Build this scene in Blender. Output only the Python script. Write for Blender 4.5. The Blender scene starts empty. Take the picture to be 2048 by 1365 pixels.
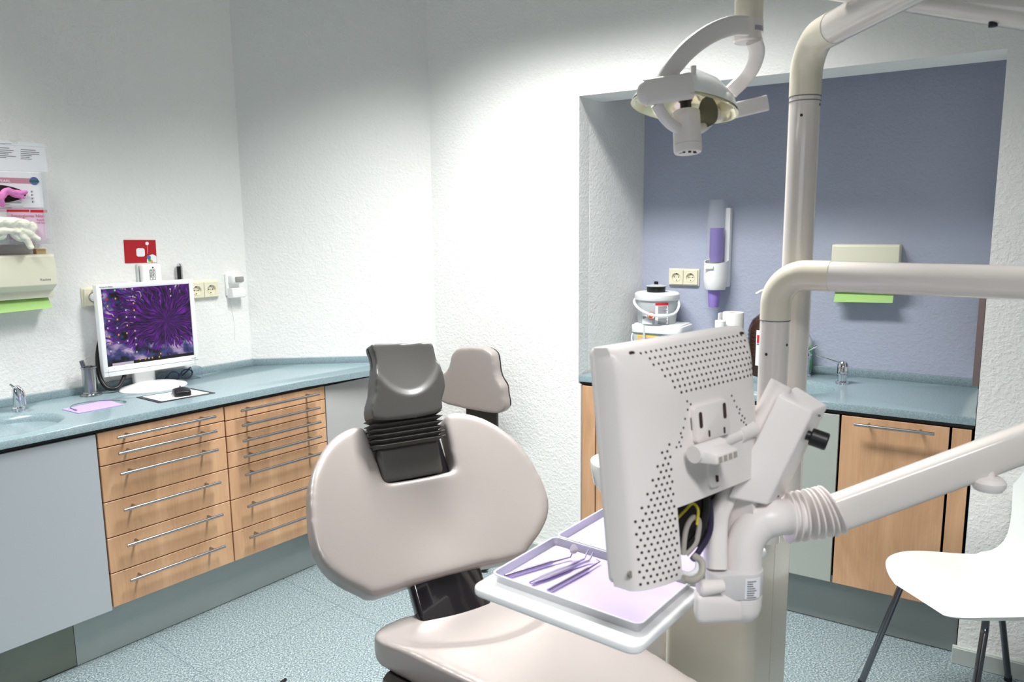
import bpy, bmesh, math, random
from mathutils import Vector, Matrix
random.seed(7)
SC = bpy.context.scene
COL = SC.collection
PI = math.pi
V = Vector

# ------------------------------------------------------------------ camera geometry
FPX, PITCH, ROLL, CAMH = 1511.62, .1529, -.0108, 1.5686
_cp, _sp, _cr, _sr = math.cos(PITCH), math.sin(PITCH), math.cos(ROLL), math.sin(ROLL)
FW = V((0, _cp, -_sp)); _U0 = V((0, _sp, _cp)); _R0 = V((1, 0, 0))
RT = _R0 * _cr + _U0 * _sr
UP = -_R0 * _sr + _U0 * _cr
CAM = V((0, 0, CAMH))

def ray(x, y): return FW + RT * ((x - 1024) / FPX) - UP * ((y - 682.5) / FPX)
def at(x, y, d): return CAM + ray(x, y) * d
def pz(x, y, z):
    r = ray(x, y); return CAM + r * ((z - CAMH) / r.z)
def onpl(x, y, n, d):
    r = ray(x, y); return CAM + r * ((d - CAM.dot(n)) / r.dot(n))

def frame(az, sgn, d):
    a = math.radians(az)
    n = V((-math.cos(a), math.sin(a), 0)) * sgn
    x = V((n.y, -n.x, 0))
    o = n * d
    M = Matrix(((x.x, n.x, 0, o.x), (x.y, n.y, 0, o.y), (0, 0, 1, 0), (0, 0, 0, 1)))
    return M, n
DL, DR, DA = 2.765, 2.966, 3.8437
FL, NL = frame(38.9465, 1, DL)       # left run: x along the cabinets, y into the wall
FR, NR = frame(-57.6677, -1, DR)     # right run with the alcove
FA, NA = frame(79.7076, 1, DA)       # short slanting wall between
FLi, FRi, FAi = FL.inverted(), FR.inverted(), FA.inverted()
LW = .5325      # left wall behind the cabinet fronts
RB = .566       # alcove back wall
RF = -.008      # face of the right wall
I4 = Matrix.Identity(4)
def pL(x, y, o=0): return FLi @ onpl(x, y, NL, DL + o)
def pR(x, y, o=0): return FRi @ onpl(x, y, NR, DR + o)

# ------------------------------------------------------------------ materials
def lin(c):
    def f(v):
        v /= 255.0
        return v / 12.92 if v <= .04045 else ((v + .055) / 1.055) ** 2.4
    return (f(c[0]), f(c[1]), f(c[2]), 1)
_m = {}
def mat(name, col, rough=.5, metal=0., spec=.5, coat=0., var=0., vscale=20., bump=0., bscale=200., trans=0., emit=None, es=1., alpha=1., ior=1.45):
    if name in _m: return _m[name]
    m = bpy.data.materials.new(name); m.use_nodes = True
    nt = m.node_tree; b = nt.nodes['Principled BSDF']
    b.inputs['Base Color'].default_value = lin(col)
    b.inputs['Roughness'].default_value = rough
    b.inputs['Metallic'].default_value = metal
    b.inputs['Specular IOR Level'].default_value = spec
    b.inputs['Coat Weight'].default_value = coat
    b.inputs['Transmission Weight'].default_value = trans
    b.inputs['IOR'].default_value = ior
    b.inputs['Alpha'].default_value = alpha
    if emit:
        b.inputs['Emission Color'].default_value = lin(emit); b.inputs['Emission Strength'].default_value = es
    tc = nt.nodes.new('ShaderNodeTexCoord')
    n = nt.nodes.new('ShaderNodeTexNoise'); n.inputs['Scale'].default_value = vscale; n.inputs['Detail'].default_value = 3
    nt.links.new(tc.outputs['Object'], n.inputs['Vector'])
    mx = nt.nodes.new('ShaderNodeMixRGB'); mx.blend_type = 'MIX'
    c = lin(col); v = max(var, .015)
    mx.inputs[1].default_value = tuple(x * (1 - v) for x in c[:3]) + (1,)
    mx.inputs[2].default_value = tuple(min(1, x * (1 + v)) for x in c[:3]) + (1,)
    nt.links.new(n.outputs['Fac'], mx.inputs[0]); nt.links.new(mx.outputs[0], b.inputs['Base Color'])
    if bump:
        n2 = nt.nodes.new('ShaderNodeTexNoise'); n2.inputs['Scale'].default_value = bscale; n2.inputs['Detail'].default_value = 2
        nt.links.new(tc.outputs['Object'], n2.inputs['Vector'])
        bp = nt.nodes.new('ShaderNodeBump'); bp.inputs['Strength'].default_value = bump; bp.inputs['Distance'].default_value = .004
        nt.links.new(n2.outputs['Fac'], bp.inputs['Height']); nt.links.new(bp.outputs[0], b.inputs['Normal'])
    _m[name] = m
    return m

def wall_mat(name, col, strength=.5):
    m = mat(name, col, rough=.85, spec=.2)
    nt = m.node_tree; b = nt.nodes['Principled BSDF']
    tc = nt.nodes['Texture Coordinate']
    n1 = nt.nodes.new('ShaderNodeTexNoise'); n1.inputs['Scale'].default_value = 75; n1.inputs['Detail'].default_value = 4; n1.inputs['Roughness'].default_value = .65
    n2 = nt.nodes.new('ShaderNodeTexNoise'); n2.inputs['Scale'].default_value = 16; n2.inputs['Detail'].default_value = 2
    for n in (n1, n2): nt.links.new(tc.outputs['Object'], n.inputs['Vector'])
    ra = nt.nodes.new('ShaderNodeValToRGB'); ra.color_ramp.elements[0].position = .42; ra.color_ramp.elements[1].position = .68
    nt.links.new(n1.outputs['Fac'], ra.inputs[0])
    ad = nt.nodes.new('ShaderNodeMath'); ad.operation = 'MULTIPLY_ADD'; ad.inputs[1].default_value = .8
    nt.links.new(ra.outputs[0], ad.inputs[0]); nt.links.new(n2.outputs['Fac'], ad.inputs[2])
    bp = nt.nodes.new('ShaderNodeBump'); bp.inputs['Strength'].default_value = strength * .8; bp.inputs['Distance'].default_value = .004
    nt.links.new(ad.outputs[0], bp.inputs['Height']); nt.links.new(bp.outputs[0], b.inputs['Normal'])
    return m

def speckle_mat(name, base, dark, light, scale, rough, bump=0., seam=None):
    m = mat(name, base, rough=rough)
    nt = m.node_tree; b = nt.nodes['Principled BSDF']; tc = nt.nodes['Texture Coordinate']
    n1 = nt.nodes.new('ShaderNodeTexNoise'); n1.inputs['Scale'].default_value = scale; n1.inputs['Detail'].default_value = 2; n1.inputs['Roughness'].default_value = .7
    nt.links.new(tc.outputs['Object'], n1.inputs['Vector'])
    r = nt.nodes.new('ShaderNodeValToRGB'); e = r.color_ramp.elements
    e[0].position = .34; e[0].color = lin(dark); e[1].position = .66; e[1].color = lin(light)
    k = e.new(.5); k.color = lin(base)
    nt.links.new(n1.outputs['Fac'], r.inputs[0])
    out = r.outputs[0]
    if seam:
        # thin welded seams between the flooring sheets
        mp = nt.nodes.new('ShaderNodeMapping'); mp.inputs['Rotation'].default_value = (0, 0, seam[0])
        nt.links.new(tc.outputs['Object'], mp.inputs['Vector'])
        bk = nt.nodes.new('ShaderNodeTexBrick'); bk.offset = 0; bk.inputs['Scale'].default_value = 1
        bk.inputs['Mortar Size'].default_value = .0016; bk.inputs['Brick Width'].default_value = seam[1]; bk.inputs['Row Height'].default_value = seam[1]
        bk.inputs['Mortar Smooth'].default_value = 0
        nt.links.new(mp.outputs[0], bk.inputs['Vector'])
        mx = nt.nodes.new('ShaderNodeMixRGB'); mx.blend_type = 'MULTIPLY'; mx.inputs[2].default_value = (.55, .6, .62, 1)
        nt.links.new(bk.outputs['Fac'], mx.inputs[0]); nt.links.new(out, mx.inputs[1]); out = mx.outputs[0]
    nt.links.new(out, b.inputs['Base Color'])
    return m

def wood_mat(name='beech_veneer'):
    m = mat(name, (206, 160, 118), rough=.42, spec=.4)
    nt = m.node_tree; b = nt.nodes['Principled BSDF']; tc = nt.nodes['Texture Coordinate']
    mp = nt.nodes.new('ShaderNodeMapping'); mp.inputs['Scale'].default_value = (5, 5, 1.5)
    nt.links.new(tc.outputs['Object'], mp.inputs['Vector'])
    n1 = nt.nodes.new('ShaderNodeTexNoise'); n1.inputs['Scale'].default_value = 1.6; n1.inputs['Detail'].default_value = 6; n1.inputs['Distortion'].default_value = 1.2
    nt.links.new(mp.outputs[0], n1.inputs['Vector'])
    mp2 = nt.nodes.new('ShaderNodeMapping'); mp2.inputs['Scale'].default_value = (150, 150, 6)
    nt.links.new(tc.outputs['Object'], mp2.inputs['Vector'])
    n2 = nt.nodes.new('ShaderNodeTexNoise'); n2.inputs['Scale'].default_value = 1; n2.inputs['Detail'].default_value = 3
    nt.links.new(mp2.outputs[0], n2.inputs['Vector'])
    r = nt.nodes.new('ShaderNodeValToRGB'); e = r.color_ramp.elements
    e[0].position = .3; e[0].color = lin((190, 148, 113)); e[1].position = .72; e[1].color = lin((216, 174, 137))
    k = e.new(.5); k.color = lin((204, 160, 124))
    nt.links.new(n1.outputs['Fac'], r.inputs[0])
    mx = nt.nodes.new('ShaderNodeMixRGB'); mx.blend_type = 'OVERLAY'; mx.inputs[0].default_value = .16
    nt.links.new(r.outputs[0], mx.inputs[1]); nt.links.new(n2.outputs['Fac'], mx.inputs[2])
    nt.links.new(mx.outputs[0], b.inputs['Base Color'])
    return m

def screen_mat():
    m = bpy.data.materials.new('thistle_wallpaper'); m.use_nodes = True
    nt = m.node_tree; L = nt.links; N = nt.nodes.new
    b = nt.nodes['Principled BSDF']; b.inputs['Base Color'].default_value = (.004, .004, .004, 1); b.inputs['Roughness'].default_value = .35
    tc = N('ShaderNodeTexCoord'); sp = N('ShaderNodeSeparateXYZ'); L.new(tc.outputs['UV'], sp.inputs[0])
    def mth(op, a, bb=None, c=None):
        n = N('ShaderNodeMath'); n.operation = op
        for i, v in enumerate((a, bb, c)):
            if v is None: continue
            if isinstance(v, (int, float)): n.inputs[i].default_value = v
            else: L.new(v, n.inputs[i])
        return n.outputs[0]
    u, v = sp.outputs[0], sp.outputs[1]
    du = mth('SUBTRACT', u, .70); dv = mth('SUBTRACT', v, .52)
    wob = N('ShaderNodeTexNoise'); wob.inputs['Scale'].default_value = 5; wob.inputs['Detail'].default_value = 2; L.new(tc.outputs['UV'], wob.inputs['Vector'])
    ang = mth('ARCTAN2', dv, du)
    rad = mth('SQRT', mth('ADD', mth('MULTIPLY', du, du), mth('MULTIPLY', dv, dv)))
    ang2 = mth('ADD', ang, mth('MULTIPLY', mth('SUBTRACT', wob.outputs['Fac'], .5), .55))
    cb = N('ShaderNodeCombineXYZ'); L.new(mth('MULTIPLY', ang2, 13), cb.inputs[0]); L.new(mth('MULTIPLY', rad, 4.5), cb.inputs[1])
    n = N('ShaderNodeTexNoise'); n.inputs['Scale'].default_value = 1.5; n.inputs['Detail'].default_value = 2.5; L.new(cb.outputs[0], n.inputs['Vector'])
    r = N('ShaderNodeValToRGB'); e = r.color_ramp.elements
    e[0].position = .42; e[0].color = lin((14, 4, 22)); e[1].position = .78; e[1].color = lin((150, 52, 190))
    k = e.new(.55); k.color = lin((70, 12, 104)); k = e.new(.64); k.color = lin((104, 22, 150))
    L.new(n.outputs['Fac'], r.inputs[0])
    # pale petals and dark leaves outside the purple head
    bg = N('ShaderNodeTexNoise'); bg.inputs['Scale'].default_value = 4.2; bg.inputs['Detail'].default_value = 3; L.new(tc.outputs['UV'], bg.inputs['Vector'])
    rb = N('ShaderNodeValToRGB'); e = rb.color_ramp.elements
    e[0].position = .40; e[0].color = lin((8, 7, 12)); e[1].position = .66; e[1].color = lin((205, 190, 215))
    k = e.new(.50); k.color = lin((62, 66, 122)); k = e.new(.56); k.color = lin((150, 130, 170))
    L.new(bg.outputs['Fac'], rb.inputs[0])
    edge = mth('ADD', rad, mth('MULTIPLY', mth('SUBTRACT', .5, n.outputs['Fac']), 1.6))
    low = mth('MULTIPLY', mth('SUBTRACT', .36, v), 1.5)
    edge = mth('ADD', edge, mth('MAXIMUM', low, 0))
    fac = N('ShaderNodeMapRange'); fac.inputs['From Min'].default_value = .62; fac.inputs['From Max'].default_value = .66
    L.new(edge, fac.inputs['Value'])
    mx = N('ShaderNodeMixRGB'); L.new(fac.outputs[0], mx.inputs[0]); L.new(r.outputs[0], mx.inputs[1]); L.new(rb.outputs[0], mx.inputs[2])
    tb = N('ShaderNodeMixRGB'); L.new(mth('LESS_THAN', v, .045), tb.inputs[0]); L.new(mx.outputs[0], tb.inputs[1]); tb.inputs[2].default_value = lin((16, 12, 20))
    L.new(tb.outputs[0], b.inputs['Emission Color']); b.inputs['Emission Strength'].default_value = SCREEN_E
    return m
SCREEN_E = .8

WALL = wall_mat('white_woodchip_paint', (240, 239, 237))
BLUE = wall_mat('lilac_blue_paint', (180, 185, 204), .4)
CEIL = mat('ceiling_paint', (196, 197, 192), rough=.9)
FLOOR = speckle_mat('speckled_vinyl', (122, 137, 142), (72, 88, 98), (182, 192, 191), 165, .45, seam=(-.889, .61))
STONE = speckle_mat('blue_solid_surface', (134, 153, 160), (120, 140, 148), (149, 167, 172), 260, .22)
WOOD = wood_mat()
GREY = mat('grey_lacquer', (176, 182, 188), rough=.35, var=.02, vscale=3)
SILVER = mat('silver_laminate', (168, 174, 174), rough=.38, metal=.55, var=.03)
STEELDK = mat('brushed_dark_steel', (128, 132, 122), rough=.35, metal=.7, var=.12, vscale=6)
STEEL = mat('satin_steel', (168, 168, 170), rough=.24, metal=1)
CHROME = mat('chrome', (225, 225, 230), rough=.08, metal=1)
DKCHROME = mat('dark_chrome', (120, 120, 126), rough=.16, metal=1)
DARK = mat('shadow_gap_black', (34, 32, 32), rough=.6)
BLACK = mat('black_plastic', (22, 21, 23), rough=.4)
BLACKG = mat('black_gloss', (30, 26, 30), rough=.12, coat=.6)
PLAS = mat('ivory_plastic', (234, 227, 224), rough=.35, spec=.45)
LACQ = mat('ivory_lacquered_tube', (226, 218, 212), rough=.16, spec=.55, coat=.5)
LACQ2 = mat('cream_moulded_elbow', (222, 214, 196), rough=.25, coat=.3)
WHITE = mat('white_plastic', (240, 240, 240), rough=.35)
WHITEG = mat('white_gloss', (246, 246, 246), rough=.15, coat=.4)
SHELL = mat('white_shell_plastic', (222, 225, 223), rough=.35)
CREAM = mat('cream_plastic', (232, 228, 206), rough=.4)
SOCK = mat('ivory_socket_plastic', (232, 226, 202), rough=.35)
PEARL = mat('pearl_upholstery', (160, 151, 148), rough=.34, spec=.5, metal=.25, bump=.04, bscale=500)
GREYUP = mat('charcoal_upholstery', (84, 82, 80), rough=.42, bump=.05, bscale=400)
LILAC = mat('lilac_paper', (196, 180, 228), rough=.7)
LILACD = mat('lilac_sheet', (186, 162, 238), rough=.7)
GREEN = mat('green_paper_towel', (168, 208, 128), rough=.8)
TRAYM = mat('anodised_tray_metal', (206, 206, 210), rough=.35, metal=.45)
RED = mat('red_print', (176, 22, 34), rough=.5)
REDB = mat('bright_red_print', (208, 36, 48), rough=.5)
PINK = mat('pink_print', (222, 196, 216), rough=.5)
PINKD = mat('old_rose_print', (200, 138, 158), rough=.5)
PAPER = mat('white_card', (238, 238, 242), rough=.55)
INK = mat('grey_ink', (110, 108, 116), rough=.7)
INKD = mat('dark_ink', (40, 38, 44), rough=.7)
GLOVEP = mat('pink_nitrile', (226, 130, 196), rough=.45)
GLOVEW = mat('cream_latex', (240, 238, 222), rough=.5)
PURPLE = mat('purple_cups', (134, 100, 204), rough=.4)
PURPLEL = mat('lilac_cup', (158, 134, 214), rough=.4)
YELLOW = mat('yellow_print', (246, 206, 40), rough=.5)
TAN = mat('tan_print', (214, 176, 140), rough=.5)
BROWN = mat('brown_translucent_plastic', (54, 30, 18), rough=.25, coat=.3)
GREENL = mat('green_label', (88, 190, 112), rough=.4)
CLEARP = mat('clear_acrylic', (226, 230, 232), rough=.06, alpha=.22)
CLEARW = mat('frosted_plastic', (226, 230, 232), rough=.3, trans=.35, ior=1.2)
LIGHTWOOD = mat('pale_wood', (226, 190, 138), rough=.6)
HOLE = mat('vent_hole_brown', (62, 44, 42), rough=.9)
COLW = mat('cream_column', (222, 214, 198), rough=.3, coat=.2)
REFL = mat('yellowish_mirror_glass', (246, 240, 206), rough=.1, metal=.55)
GLASSW = mat('white_bowl_ceramic', (246, 246, 246), rough=.12, coat=.5)
SEAL = mat('white_sealant', (240, 238, 236), rough=.5)

# ------------------------------------------------------------------ geometry
class B:
    def __init__(s): s.bm = bmesh.new()
    def _take(s, o, M=None):
        if M is not None: o.transform(M)
        mp = {}
        for v in o.verts: mp[v] = s.bm.verts.new(v.co)
        for f in o.faces:
            try: s.bm.faces.new([mp[v] for v in f.verts])
            except ValueError: pass
        o.free(); return s
    def box(s, x0, x1, y0, y1, z0, z1, bev=0., seg=2, M=None):
        o = bmesh.new(); bmesh.ops.create_cube(o, size=1)
        o.transform(Matrix.Translation(((x0 + x1) / 2, (y0 + y1) / 2, (z0 + z1) / 2)) @ Matrix.Diagonal((abs(x1 - x0), abs(y1 - y0), abs(z1 - z0), 1)))
        if bev: bmesh.ops.bevel(o, geom=o.edges[:], offset=bev, segments=seg, affect='EDGES', profile=.5, clamp_overlap=True)
        return s._take(o, M)
    def hexa(s, p, bev=0., seg=3):
        # p: bottom four corners in order, then the top four
        o = bmesh.new(); v = [o.verts.new(q) for q in p]
        for f in ((3, 2, 1, 0), (4, 5, 6, 7), (0, 1, 5, 4), (1, 2, 6, 5), (2, 3, 7, 6), (3, 0, 4, 7)): o.faces.new([v[i] for i in f])
        bmesh.ops.recalc_face_normals(o, faces=o.faces[:])
        if bev: bmesh.ops.bevel(o, geom=o.edges[:], offset=bev, segments=seg, affect='EDGES', profile=.5, clamp_overlap=True)
        return s._take(o)
    def prism(s, pts, z0, z1, bev=0., seg=3, M=None, caps_only=True):
        o = bmesh.new(); n = len(pts)
        lo = [o.verts.new((p[0], p[1], z0)) for p in pts]; hi = [o.verts.new((p[0], p[1], z1)) for p in pts]
        f0 = o.faces.new(lo[::-1]); f1 = o.faces.new(hi)
        for i in range(n): o.faces.new((lo[i], lo[(i + 1) % n], hi[(i + 1) % n], hi[i]))
        bmesh.ops.recalc_face_normals(o, faces=o.faces[:])
        if bev:
            ed = [e for e in o.edges if abs(e.verts[0].co.z - e.verts[1].co.z) < 1e-7]
            bmesh.ops.bevel(o, geom=ed, offset=bev, segments=seg, affect='EDGES', profile=.5, clamp_overlap=True)
        return s._take(o, M)
    def rings(s, rs, closed=True, cap=True):
        vs = [[s.bm.verts.new(p) for p in r] for r in rs]
        n = len(rs[0])
        for a, b in zip(vs, vs[1:]):
            for i in range(n if closed else n - 1):
                j = (i + 1) % n
                s.bm.faces.new((a[i], a[j], b[j], b[i]))
        if cap and closed:
            s.bm.faces.new(vs[0][::-1]); s.bm.faces.new(vs[-1])
        return s
    def lathe(s, prof, seg=32, M=None, c=(0, 0, 0)):
        M = M or I4; c = V(c); rs = []
        for r, z in prof:
            rs.append([M @ (c + V((max(r, 1e-5) * math.cos(2 * PI * i / seg), max(r, 1e-5) * math.sin(2 * PI * i / seg), z))) for i in range(seg)])
        return s.rings(rs)
    def tube(s, pts, r, seg=16, flat=None, up=None, cap=True):
        # sweep a circle (or an ellipse r x flat, flat measured along `up`) along a path
        P = [V(p) for p in pts]; n = len(P); rs = []
        R = r if isinstance(r, (list, tuple)) else [r] * n
        t0 = (P[1] - P[0]).normalized()
        u = V(up) if up is not None else (V((0, 0, 1)) if abs(t0.z) < .9 else V((1, 0, 0)))
        u = (u - t0 * u.dot(t0)).normalized()
        for i in range(n):
            t = (P[min(i + 1, n - 1)] - P[max(i - 1, 0)]).normalized()
            u = (u - t * u.dot(t)).normalized(); w = t.cross(u)
            fu = flat if flat is not None else R[i]
            if flat is None: rs.append([P[i] + w * (R[i] * math.cos(2 * PI * k / seg)) + u * (R[i] * math.sin(2 * PI * k / seg)) for k in range(seg)])
            else:
                ring = []
                for k in range(seg):
                    c, q = math.cos(2 * PI * k / seg), math.sin(2 * PI * k / seg)
                    c = math.copysign(abs(c) ** .6, c); q = math.copysign(abs(q) ** .6, q)
                    ring.append(P[i] + w * (R[i] * c) + u * (fu * q))
                rs.append(ring)
        return s.rings(rs, cap=cap)
    def cyl(s, p0, p1, r, r2=None, seg=24):
        p0, p1 = V(p0), V(p1)
        return s.tube([p0, p1], [r, r if r2 is None else r2], seg)
    def ball(s, c, r, seg=16, sc=(1, 1, 1)):
        o = bmesh.new(); bmesh.ops.create_uvsphere(o, u_segments=seg, v_segments=seg // 2 + 2, radius=r)
        return s._take(o, Matrix.Translation(c) @ Matrix.Diagonal((*sc, 1)))
    def quad(s, a, b, c, d):
        s.bm.faces.new([s.bm.verts.new(p) for p in (a, b, c, d)]); return s
    def patch(s, c, r, a0, a1, z0, z1, seg=14, th=.0008):
        # label wrapped round a can
        rs = []
        for i in range(seg + 1):
            a = a0 + (a1 - a0) * i / seg; d = V((math.cos(a), math.sin(a), 0))
            p = V(c) + d * r; q = V(c) + d * (r + th)
            rs.append([p + V((0, 0, z0)), q + V((0, 0, z0)), q + V((0, 0, z1)), p + V((0, 0, z1))])
        return s.rings(rs)

def crv(pts, n=8):
    P = [V(p) for p in pts]; P = [P[0] * 2 - P[1]] + P + [P[-1] * 2 - P[-2]]; out = []
    for i in range(1, len(P) - 2):
        for k in range(n):
            t = k / n; a, b, c, d = P[i - 1:i + 3]
            out.append(.5 * ((2 * b) + (c - a) * t + (2 * a - 5 * b + 4 * c - d) * t * t + (3 * b - a - 3 * c + d) * t ** 3))
    out.append(P[-2]); return out
def crv2(pts, n=6, closed=True):
    if closed:
        Q = list(pts); Q = [Q[-1]] + Q + Q[:2]; out = []
        for i in range(1, len(Q) - 2):
            a, b, c, d = [V((q[0], q[1], 0)) for q in Q[i - 1:i + 3]]
            for k in range(n):
                t = k / n; w = .5 * ((2 * b) + (c - a) * t + (2 * a - 5 * b + 4 * c - d) * t * t + (3 * b - a - 3 * c + d) * t ** 3); out.append((w.x, w.y))
        return out
    return [(p.x, p.y) for p in crv([(q[0], q[1], 0) for q in pts], n)]
def rrect(x0, x1, y0, y1, r, n=6):
    o = []
    for cx, cy, a in ((x1 - r, y0 + r, -PI / 2), (x1 - r, y1 - r, 0), (x0 + r, y1 - r, PI / 2), (x0 + r, y0 + r, PI)):
        for k in range(n + 1):
            t = a + PI / 2 * k / n; o.append((cx + r * math.cos(t), cy + r * math.sin(t)))
    return o
def arc_bend(a, b, c, r, n=10):
    # path a -> b -> c with the corner at b rounded
    a, b, c = V(a), V(b), V(c); d1 = (a - b).normalized(); d2 = (c - b).normalized()
    th = d1.angle(d2); t = r / math.tan(th / 2)
    p, q = b + d1 * t, b + d2 * t; m = (d1 + d2).normalized(); o = b + m * (r / math.sin(th / 2)); out = [a]
    v0, v1 = p - o, q - o; om = v0.angle(v1)
    for k in range(n + 1):
        s = k / n; out.append(o + (v0 * math.sin((1 - s) * om) + v1 * math.sin(s * om)) / math.sin(om))
    out.append(c); return out

def meshify(name, b, m, X, ang=35):
    me = bpy.data.meshes.new(name)
    b.bm.transform(X)
    bmesh.ops.recalc_face_normals(b.bm, faces=b.bm.faces[:])
    b.bm.to_mesh(me); b.bm.free()
    me.polygons.foreach_set('use_smooth', [True] * len(me.polygons))
    me.set_sharp_from_angle(angle=math.radians(ang))
    if m: me.materials.append(m)
    return me

class Thing:
    """An Empty at the base of a thing, parent of its parts; every shape is given in the frame `fr`."""
    def __init__(s, name, label, cat, fr, base, group=None):
        s.fr = fr; s.M = fr @ Matrix.Translation(base); s.Mi = s.M.inverted()
        s.o = bpy.data.objects.new(name, None); COL.objects.link(s.o); s.o.empty_display_size = .05
        s.o.matrix_world = s.M
        s.o['label'] = label; s.o['category'] = cat
        if group: s.o['group'] = group
    def part(s, name, b, m, parent=None, fr=None, label=None, ang=35, kind=None):
        X = s.Mi @ (fr or s.fr)
        me = b if isinstance(b, bpy.types.Mesh) else meshify(name, b, m, X, ang)
        o = bpy.data.objects.new(name, me); COL.objects.link(o); o.parent = parent or s.o
        if label: o['label'] = label
        if kind: o['kind'] = kind
        return o
def single(name, label, cat, b, m, fr, base, group=None, ang=35):
    M = fr @ Matrix.Translation(base)
    o = bpy.data.objects.new(name, meshify(name, b, m, Matrix.Translation(-V(base)), ang)); COL.objects.link(o); o.matrix_world = M
    o['label'] = label; o['category'] = cat
    if group: o['group'] = group
    return o
def struct(name, b, m, fr=I4, ang=35):
    o = bpy.data.objects.new(name, meshify(name, b, m, fr, ang)); COL.objects.link(o); o['kind'] = 'structure'; return o

def soft(b, X, voxel=.006, it=10, fn=None, extra=0):
    """Round a hard solid into upholstery: voxel remesh, smooth, then bend its points with fn (in the frame the shape was given in)."""
    me = bpy.data.meshes.new('tmp'); bmesh.ops.recalc_face_normals(b.bm, faces=b.bm.faces[:]); b.bm.to_mesh(me); b.bm.free()
    o = bpy.data.objects.new('tmp', me); COL.objects.link(o)
    r = o.modifiers.new('r', 'REMESH'); r.mode = 'VOXEL'; r.voxel_size = voxel
    s = o.modifiers.new('s', 'SMOOTH'); s.iterations = it; s.factor = .5
    dg = bpy.context.evaluated_depsgraph_get(); dg.update()
    out = bpy.data.meshes.new_from_object(o.evaluated_get(dg))
    bpy.data.objects.remove(o); bpy.data.meshes.remove(me)
    if fn:
        for v in out.vertices: v.co = fn(v.co.copy())
    out.transform(X)
    out.polygons.foreach_set('use_smooth', [True] * len(out.polygons))
    return out
def soft_part(t, name, b, m, fr, parent=None, **k):
    me = soft(b, t.Mi @ fr, **k); me.name = name; me.materials.clear(); me.materials.append(m)
    return t.part(name, me, m, parent)

def text(t, name, s, size, m, fr, pos, rot=(PI / 2, 0, 0), parent=None, align='LEFT', ex=.0002):
    cu = bpy.data.curves.new('txt', 'FONT'); cu.body = s; cu.size = size; cu.extrude = ex; cu.align_x = align; cu.resolution_u = 2
    o = bpy.data.objects.new('txt', cu); COL.objects.link(o)
    dg = bpy.context.evaluated_depsgraph_get(); dg.update()
    me = bpy.data.meshes.new_from_object(o.evaluated_get(dg)); bpy.data.objects.remove(o); bpy.data.curves.remove(cu)
    from mathutils import Euler
    me.transform(t.Mi @ fr @ Matrix.Translation(pos) @ Euler(rot).to_matrix().to_4x4())
    me.name = name; me.materials.clear(); me.materials.append(m)
    q = bpy.data.objects.new(name, me); COL.objects.link(q); q.parent = parent or t.o
    return q

# ------------------------------------------------------------------ camera
cd = bpy.data.cameras.new('camera'); cam = bpy.data.objects.new('camera', cd); COL.objects.link(cam)
cam.matrix_world = Matrix(((RT.x, UP.x, -FW.x, 0), (RT.y, UP.y, -FW.y, 0), (RT.z, UP.z, -FW.z, CAMH), (0, 0, 0, 1)))
cd.sensor_width = 36; cd.lens = FPX / 2048 * 36; cd.clip_start = .02
cd.dof.use_dof = True; cd.dof.focus_distance = 3.0; cd.dof.aperture_fstop = 7
SC.camera = cam

# ------------------------------------------------------------------ room shell
CEILZ = 2.9
c1 = FL @ V((2.043, LW, 0)); c2 = FR @ V((-2.326, RF, 0))      # the two wall corners in view
Lend = FL @ V((-1.9, LW, 0)); Rend = FR @ V((2.3, RF, 0))
back_r = Rend - NR * 5.0; back_l = Lend - NR * 3.2
def wallslab(name, p, q, m, th=.12, z0=0, z1=CEILZ, into=None):
    p, q = V((p.x, p.y, 0)), V((q.x, q.y, 0)); d = (q - p).normalized(); n = V((-d.y, d.x, 0))
    if into is not None and n.dot(into) < 0: n = -n
    b = B(); b.hexa([V((*a.xy, z0)) for a in (p, q, q + n * th, p + n * th)] + [V((*a.xy, z1)) for a in (p, q, q + n * th, p + n * th)])
    return struct(name, b, m)
wallslab('wall_left', Lend, c1, WALL, into=NL)
wallslab('wall_corner', c1, c2, WALL, into=NA)
# right wall: pier left of the alcove, lintel over it, pier right of it
AX0, AX1, AZ, LINT = -1.523, -.004, 2.103, .2
b = B(); b.box(-2.326, AX0, RF, RF + LINT, 0, CEILZ); b.box(AX0, AX1, RF, RF + LINT, AZ, CEILZ); b.box(AX1, 2.3, RF, RF + LINT, 0, CEILZ)
struct('wall_right', b, WALL, FR)
b = B(); b.hexa([(AX0 - .1, RF + .1, 0), (AX0 + .0005, RF + .1, 0), (-1.464, RB, 0), (-1.6, RB, 0), (AX0 - .1, RF + .1, CEILZ), (AX0 + .0005, RF + .1, CEILZ), (-1.464, RB, CEILZ), (-1.6, RB, CEILZ)])
struct('wall_alcove_left', b, WALL, FR)
b = B(); b.box(AX1, AX1 + .12, RF + .1, RB, 0, CEILZ); struct('wall_alcove_right', b, WALL, FR)
b = B(); b.box(-1.6, .12, RB, RB + .12, 0, CEILZ); struct('wall_alcove_back', b, BLUE, FR)
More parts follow.
